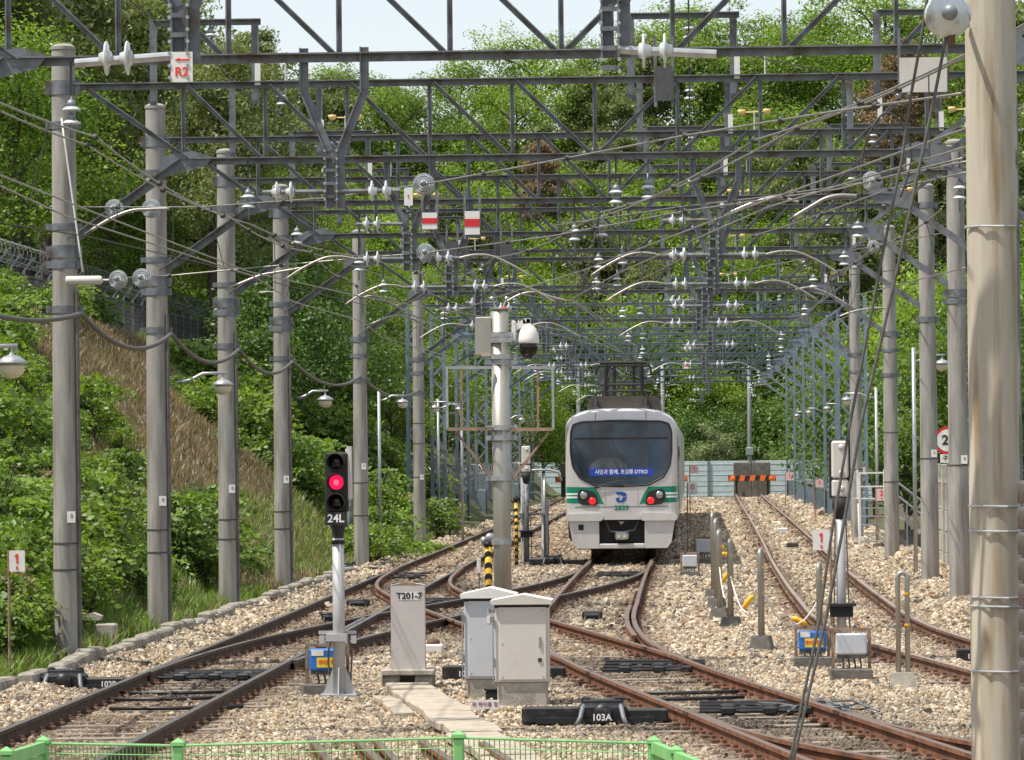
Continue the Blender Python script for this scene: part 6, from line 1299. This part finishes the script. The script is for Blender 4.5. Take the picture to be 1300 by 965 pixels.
# far wood: rows climbing the hill behind the yard
for ri, (y, dx, mixw) in enumerate(((284, 4.6, 'low'), (290, 4.8, 'b'), (298, 4.6, 'b'), (308, 4.8, 'b'), (320, 5.0, 'b'), (333, 5.2, 'b'), (347, 5.4, 'b'), (362, 5.6, 'b'))):
    x0, x1 = -.176*y-4, .085*y+5; x = x0+random.uniform(0, 3)
    while x < x1:
        k = pick({'dark0': 3, 'dark1': 3, 'mid0': 2, 'bright1': 2, 'bright3': 1.5, 'mid2': 1}) if mixw == 'low' else pick(MIXB)
        px = 880+x/y*5000
        if ri >= 6 and 330 < px < 450: k = pick({'fir0': 1, 'fir1': 1, 'pine0': 1.2, 'mid0': 1})
        s = random.uniform(.72, .95) if mixw == 'low' else random.uniform(.85, 1.2)
        if ri >= 6: s *= 1.0+.35*min(1, max(0, (px-760)/300))+.2*min(1, max(0, (250-px)/200))
        if ri >= 5 and 300 < px < 720: s *= 1.04
        o_ = tree(k, x+random.uniform(-.8, .8), y+random.uniform(-2.5, 2.5), GL[k[0]], s, group={'b': 'light green trees of the wood', 'm': 'mid green trees of the wood', 'd': 'dark trees of the wood', 'p': 'pines of the wood', 'f': 'conifers of the wood'}[k[0]])
        cell(o_, {'b': 'light green tree', 'm': 'mid green tree', 'd': 'dark tree', 'p': 'dark pine', 'f': 'slender conifer'}[k[0]], ['at foot of', 'low in', 'low in', 'halfway up', 'halfway up', 'high in', 'near top of', 'on top of'][ri]+' the wood above the', o_.location.x, o_.location.y)
        x += dx*random.uniform(.75, 1.25)
for px, py, Y, s, lab in ((1150, 100, 300, 1.0, 'reddish brown dead pine at upper right'), (690, 215, 312, .75, 'reddish brown dead pine in the middle of the wood'), (1120, 130, 306, .9, 'second brown dead pine beside the reddish one')):
    p = at(px, py, Y); tree('dead0', p.x, Y, lab, s, z=p.z-9*s, group=None)
# left hill: big pines and bright broadleaf trees along the terrace
LH = [('pine0', 30, 132, 1.15), ('pine1', 140, 138, 1.15), ('pine2', 185, 144, 1.0), ('pine0', 290, 156, .95), ('pine1', -40, 125, 1.1), ('pine2', 100, 150, 1.25), ('pine0', 170, 160, 1.15), ('pine1', 325, 176, 1.0), ('bright0', 15, 112, .78), ('bright2', 350, 190, .9), ('mid0', 300, 148, .72), ('bright1', 395, 205, .85), ('pine2', 262, 128, .66), ('bright3', 430, 222, .85), ('pine2', 20, 165, 1.4), ('pine1', 60, 180, 1.5), ('bright2', 170, 128, .5), ('pine0', 380, 230, .95), ('mid2', 350, 165, .75), ('bright0', 455, 236, .85), ('pine2', 170, 200, 1.3), ('pine1', 110, 210, 1.5)]
LHL = ['big olive pine on the left hill, counted {} among the hill trees from the left']
cnt_l = {}
for k, px, Y, s in LH:
    k_ = {'p': 'hillpine'+k[-1], 'b': 'hillbroad%d' % (int(k[-1]) % 2), 'm': 'hillmid0'}[k[0]]
    x = (px-880)*Y/5000; nm = {'p': 'tall olive green pine on the left hill above the terrace fence', 'b': 'bright green broadleaf tree among the pines on the left hill', 'm': 'mid green broadleaf tree among the pines on the left hill'}[k[0]]
    o_ = tree(k_, x, Y, nm, s, name='pine_tree' if k[0] == 'p' else None, group={'p': 'pines on the left hill', 'b': 'bright trees on the left hill', 'm': 'mid green trees on the left hill'}[k[0]]); cell(o_, {'p': 'tall olive pine', 'b': 'bright broadleaf tree', 'm': 'mid green tree'}[k[0]], 'on the left hill above the', x, Y)
# lower trees and tall shrubs on the left bank behind the poles; dark leaf kinds paint in the shade there
for i, (k, px, Y, s) in enumerate((('dark0', 325, 118, .40), ('dark1', 360, 126, .48), ('dark0', 405, 132, .46), ('dark0', 430, 140, .50), ('dark1', 455, 150, .44), ('bright0', 500, 142, .36), ('mid2', 545, 160, .45), ('bright3', 520, 165, .55), ('dark1', 480, 175, .6), ('grey0', 580, 185, .62), ('grey0', 640, 215, .6), ('bright2', 650, 232, .62), ('bright1', 690, 245, .62), ('dark0', 590, 222, .7), ('mid0', 620, 240, .75), ('dark1', 390, 150, .55), ('dark0', 350, 140, .5), ('grey0', 610, 200, .5))):
    x = (px-880)*Y/5000; nm = {'d': 'dark leafy young tree on the left bank behind the poles', 'm': 'mid green young tree on the left bank behind the poles', 'b': 'bright green young tree on the left bank behind the poles', 'g': 'pale blossoming shrub tree behind the left lattice masts'}[k[0]]
    o_ = tree(k, x, Y, nm, s, group={'d': 'dark young trees on the bank', 'm': 'mid green young trees on the bank', 'b': 'bright young trees on the bank', 'g': 'pale shrub trees'}[k[0]]); cell(o_, {'d': 'dark young tree', 'm': 'mid green young tree', 'b': 'bright young tree', 'g': 'pale shrub tree'}[k[0]], 'on the left bank behind the', x, Y)
# right side: dark trees behind the poles and the wall
for i, (k, px, Y, s) in enumerate((('dark0', 1150, 170, .8), ('dark1', 1200, 150, .85), ('mid1', 1250, 140, .8), ('dark0', 1110, 215, .9), ('bright1', 1170, 205, 1.0), ('bright2', 1230, 190, 1.05), ('mid0', 1080, 240, .85), ('dark1', 1045, 272, .8), ('bright0', 1110, 255, 1.0), ('mid2', 1170, 245, 1.1), ('bright3', 1230, 230, 1.1), ('dark0', 1290, 180, 1.0), ('grey0', 910, 272, .7), ('grey0', 1010, 274, .6), ('dark1', 890, 278, .75))):
    x = (px-880)*Y/5000; nm = {'d': 'dark tree standing outside the right boundary', 'm': 'mid green tree standing outside the right boundary', 'b': 'bright green tree standing outside the right boundary', 'g': 'pale leafed shrub tree behind the buffer stops'}[k[0]]
    o_ = tree(k, x, Y, nm, s, group={'d': 'dark trees right of the yard', 'm': 'mid green trees right of the yard', 'b': 'bright trees right of the yard', 'g': 'pale shrub trees at the yard end'}[k[0]]); cell(o_, {'d': 'dark tree', 'm': 'mid green tree', 'b': 'bright green tree', 'g': 'pale leafed shrub tree'}[k[0]], 'outside the yard fence behind the', x, Y)
# ---------------------------------------------------------------- shrubs of the near slope: arching sprays of paired leaflets
def shrub(H, n_spray, seed, leaf, m='bush_leaf', spread=.9):
    rng = np.random.default_rng(seed); P = []; N = []; U = []; T = []; segs = []
    for i in range(n_spray):
        a = rng.uniform(0, 6.28); r0 = rng.uniform(0, .5)*spread; base = np.array([math.cos(a)*r0*.5, math.sin(a)*r0*.5, 0]); top = np.array([math.cos(a)*r0*1.6, math.sin(a)*r0*1.6, H*rng.uniform(.2, 1.0)])
        if i % 3 == 0: segs.append(([tuple(base-np.array([0, 0, .2])), tuple((base+top)/2), tuple(top)], [.016, .012, .006]))
        b = rng.uniform(0, 6.28); L = rng.uniform(.3, .6)*H**.3; dirv = np.array([math.cos(b), math.sin(b), .25]); side = np.array([-math.sin(b), math.cos(b), 0]); tone = rng.uniform(.1, .75); nl = 7
        for j in range(nl):
            f = (j+.6)/nl; c = top+dirv*L*f+np.array([0, 0, -.75*L*f*f])+rng.normal(0, .02, 3)
            for s in (-1, 1):
                P.append(c+side*s*leaf*.55); N.append(np.array([0, -.15, .8])+dirv*.4+side*s*.5+rng.normal(0, .5, 3)); U.append(side*s*0+dirv); T.append(tone+rng.normal(0, .16))
    P, N, U, T = map(np.array, (P, N, U, T)); A = np.cross(N, U); return leaf_mesh('foliage', P, N, leaf*rng.uniform(.8, 1.35, len(P)), T, m, 1.0, up=U), branch_mesh('stems', segs)
SH = [shrub(1.1, 70, 1, .125), shrub(1.5, 85, 2, .13), shrub(.8, 50, 3, .11), shrub(1.3, 80, 4, .12, 'leaf_mid'), shrub(.9, 130, 5, .08, 'leaf_bright'), shrub(.9, 60, 6, .07, 'grass_dry')]
zones = {'near': 'leafy green shrub on the near part of the left slope', 'mid': 'leafy green shrub between the left poles on the slope', 'top': 'leafy green shrub high on the slope under the terrace fence', 'far': 'low shrub at the foot of the far left poles'}
placed = 0
def put_shrub(x, y, zone, k=None, s=None):
    t = thing('shrub', zones[zone], 'shrub', (x, y, terrain_h(x, y)-.05), random.uniform(0, 6.28), group='shrubs on the slope, '+zone); fo, st = SH[random.choice((0, 1, 2, 3, 0, 1, 3, 2, 4, 5)) if k is None else k]; sc = s or random.uniform(.5, 1.1); t.scale = (sc, sc, sc); inst(fo, 'foliage', t); inst(st, 'stems', t); cell(t, 'leafy shrub', {'near': 'on the nearest slope by the' if y < 55 else 'on the near slope by the', 'mid': 'on the slope behind the', 'top': 'high on the slope above the', 'far': 'low on the far bank behind the'}[zone] , x, y)
for i in range(200):
    y = random.uniform(49, 96); x = -random.uniform(9.2, min(16.2, .176*y+.5)); d = y-(80+(-x-9)*1.25)+2*math.sin(x*2.1)+1.5*math.sin(y*.9)
    if 0 < d or 880+x/y*5000 < -45: continue
    if 78 < y+(-x-9)*1.5 < 84 and random.random() < .5: continue
    put_shrub(x, y, 'near' if y < 62 else ('mid' if -x < 13 else 'top'))
for i in range(16):
    y = random.uniform(84, 112); put_shrub(-random.uniform(16.4, 17.1), y, 'top', random.choice((0, 1, 3)), random.uniform(.6, 1.0))
for i in range(5):
    y = random.uniform(100, 112); x = -random.uniform(10, 15); put_shrub(x, y, 'mid', random.choice((2, 5, 4)), random.uniform(.4, .7))
for i in range(60):
    y = random.uniform(106, 150); x = -random.uniform(9.5, 15.5); put_shrub(x, y, 'far', random.choice((0, 1, 3, 4)), random.uniform(.9, 1.5))
for px, py, Y, s in ((470, 690, 100, .9), (490, 695, 103, 1.0), (510, 690, 106, 1.0), (530, 690, 108, .9), (505, 680, 112, 1.1), (545, 685, 112, .8), (560, 680, 128, 1.0), (480, 685, 108, 1.2), (455, 690, 98, .8)):
    p = at(px, py, Y); put_shrub(p.x, Y, 'far', random.choice((3, 4, 0)), s)
for px, Y in ((10, 53.5), (-8, 52.5), (30, 55), (-20, 51.5), (12, 57)): put_shrub((px-880)*Y/5000, Y, 'near', 4, 1.0)
label_cells()
# ---------------------------------------------------------------- grass on the slope (uncountable)
def grass(name, lab, m, pts, hmin, hmax, wd=.014):
    n = len(pts); P = np.array(pts); h = RNG.uniform(hmin, hmax, n); a = RNG.uniform(0, 6.28, n); d = np.stack([np.cos(a), np.sin(a), np.zeros(n)], 1)*wd; ln = RNG.normal(0, .28, (n, 3))*h[:, None]; ln[:, 2] = h
    V = np.stack([P-d, P+d, P+ln*.55+d*.7, P+ln*.55-d*.7+0, P+ln*np.array([1.3, 1.3, .95])], 1).reshape(-1, 3); F = []
    me = bpy.data.meshes.new(name); idx = np.arange(n)*5; quads = np.stack([idx, idx+1, idx+2, idx+3], 1); tris = np.stack([idx+3, idx+2, idx+4], 1)
    me.from_pydata(V.tolist(), [], quads.tolist()+tris.tolist()); at_ = me.attributes.new('tone', 'FLOAT', 'FACE'); t = RNG.uniform(0, .8, n); at_.data.foreach_set('value', np.concatenate([t, t]).astype('f4')); tag(obj(name, me, m), lab, 'grass', kind='stuff')
def slope_pts(n, f):
    out = []
    while len(out) < n:
        y = random.uniform(44, 125); x = -random.uniform(8.25, 16.8)
        if -x > .182*y+.6: continue
        if f(x, y): out.append((x, y, terrain_h(x, y)-.02))
    return out
dry = lambda x, y: (0 < y-(80+(-x-9)*1.3)+2.5*math.sin(x*2.1)+2*math.sin(y*.9) < 25 and (x < -11 or random.random() < .4)) or (random.random() < .2) or (76 < y+(-x-9)*1.5 < 86 and random.random() < .8)
grass('dry_grass', 'brown dry grass on the bare strip of the left slope', 'grass_dry', slope_pts(34000, dry), .08, .34, .02)
grass('green_grass', 'green grass growing along the foot of the left slope', 'grass_green', slope_pts(46000, lambda x, y: (not dry(x, y)) and (-x < 10.5 or y > 82 or random.random() < .35)), .10, .34, .016)
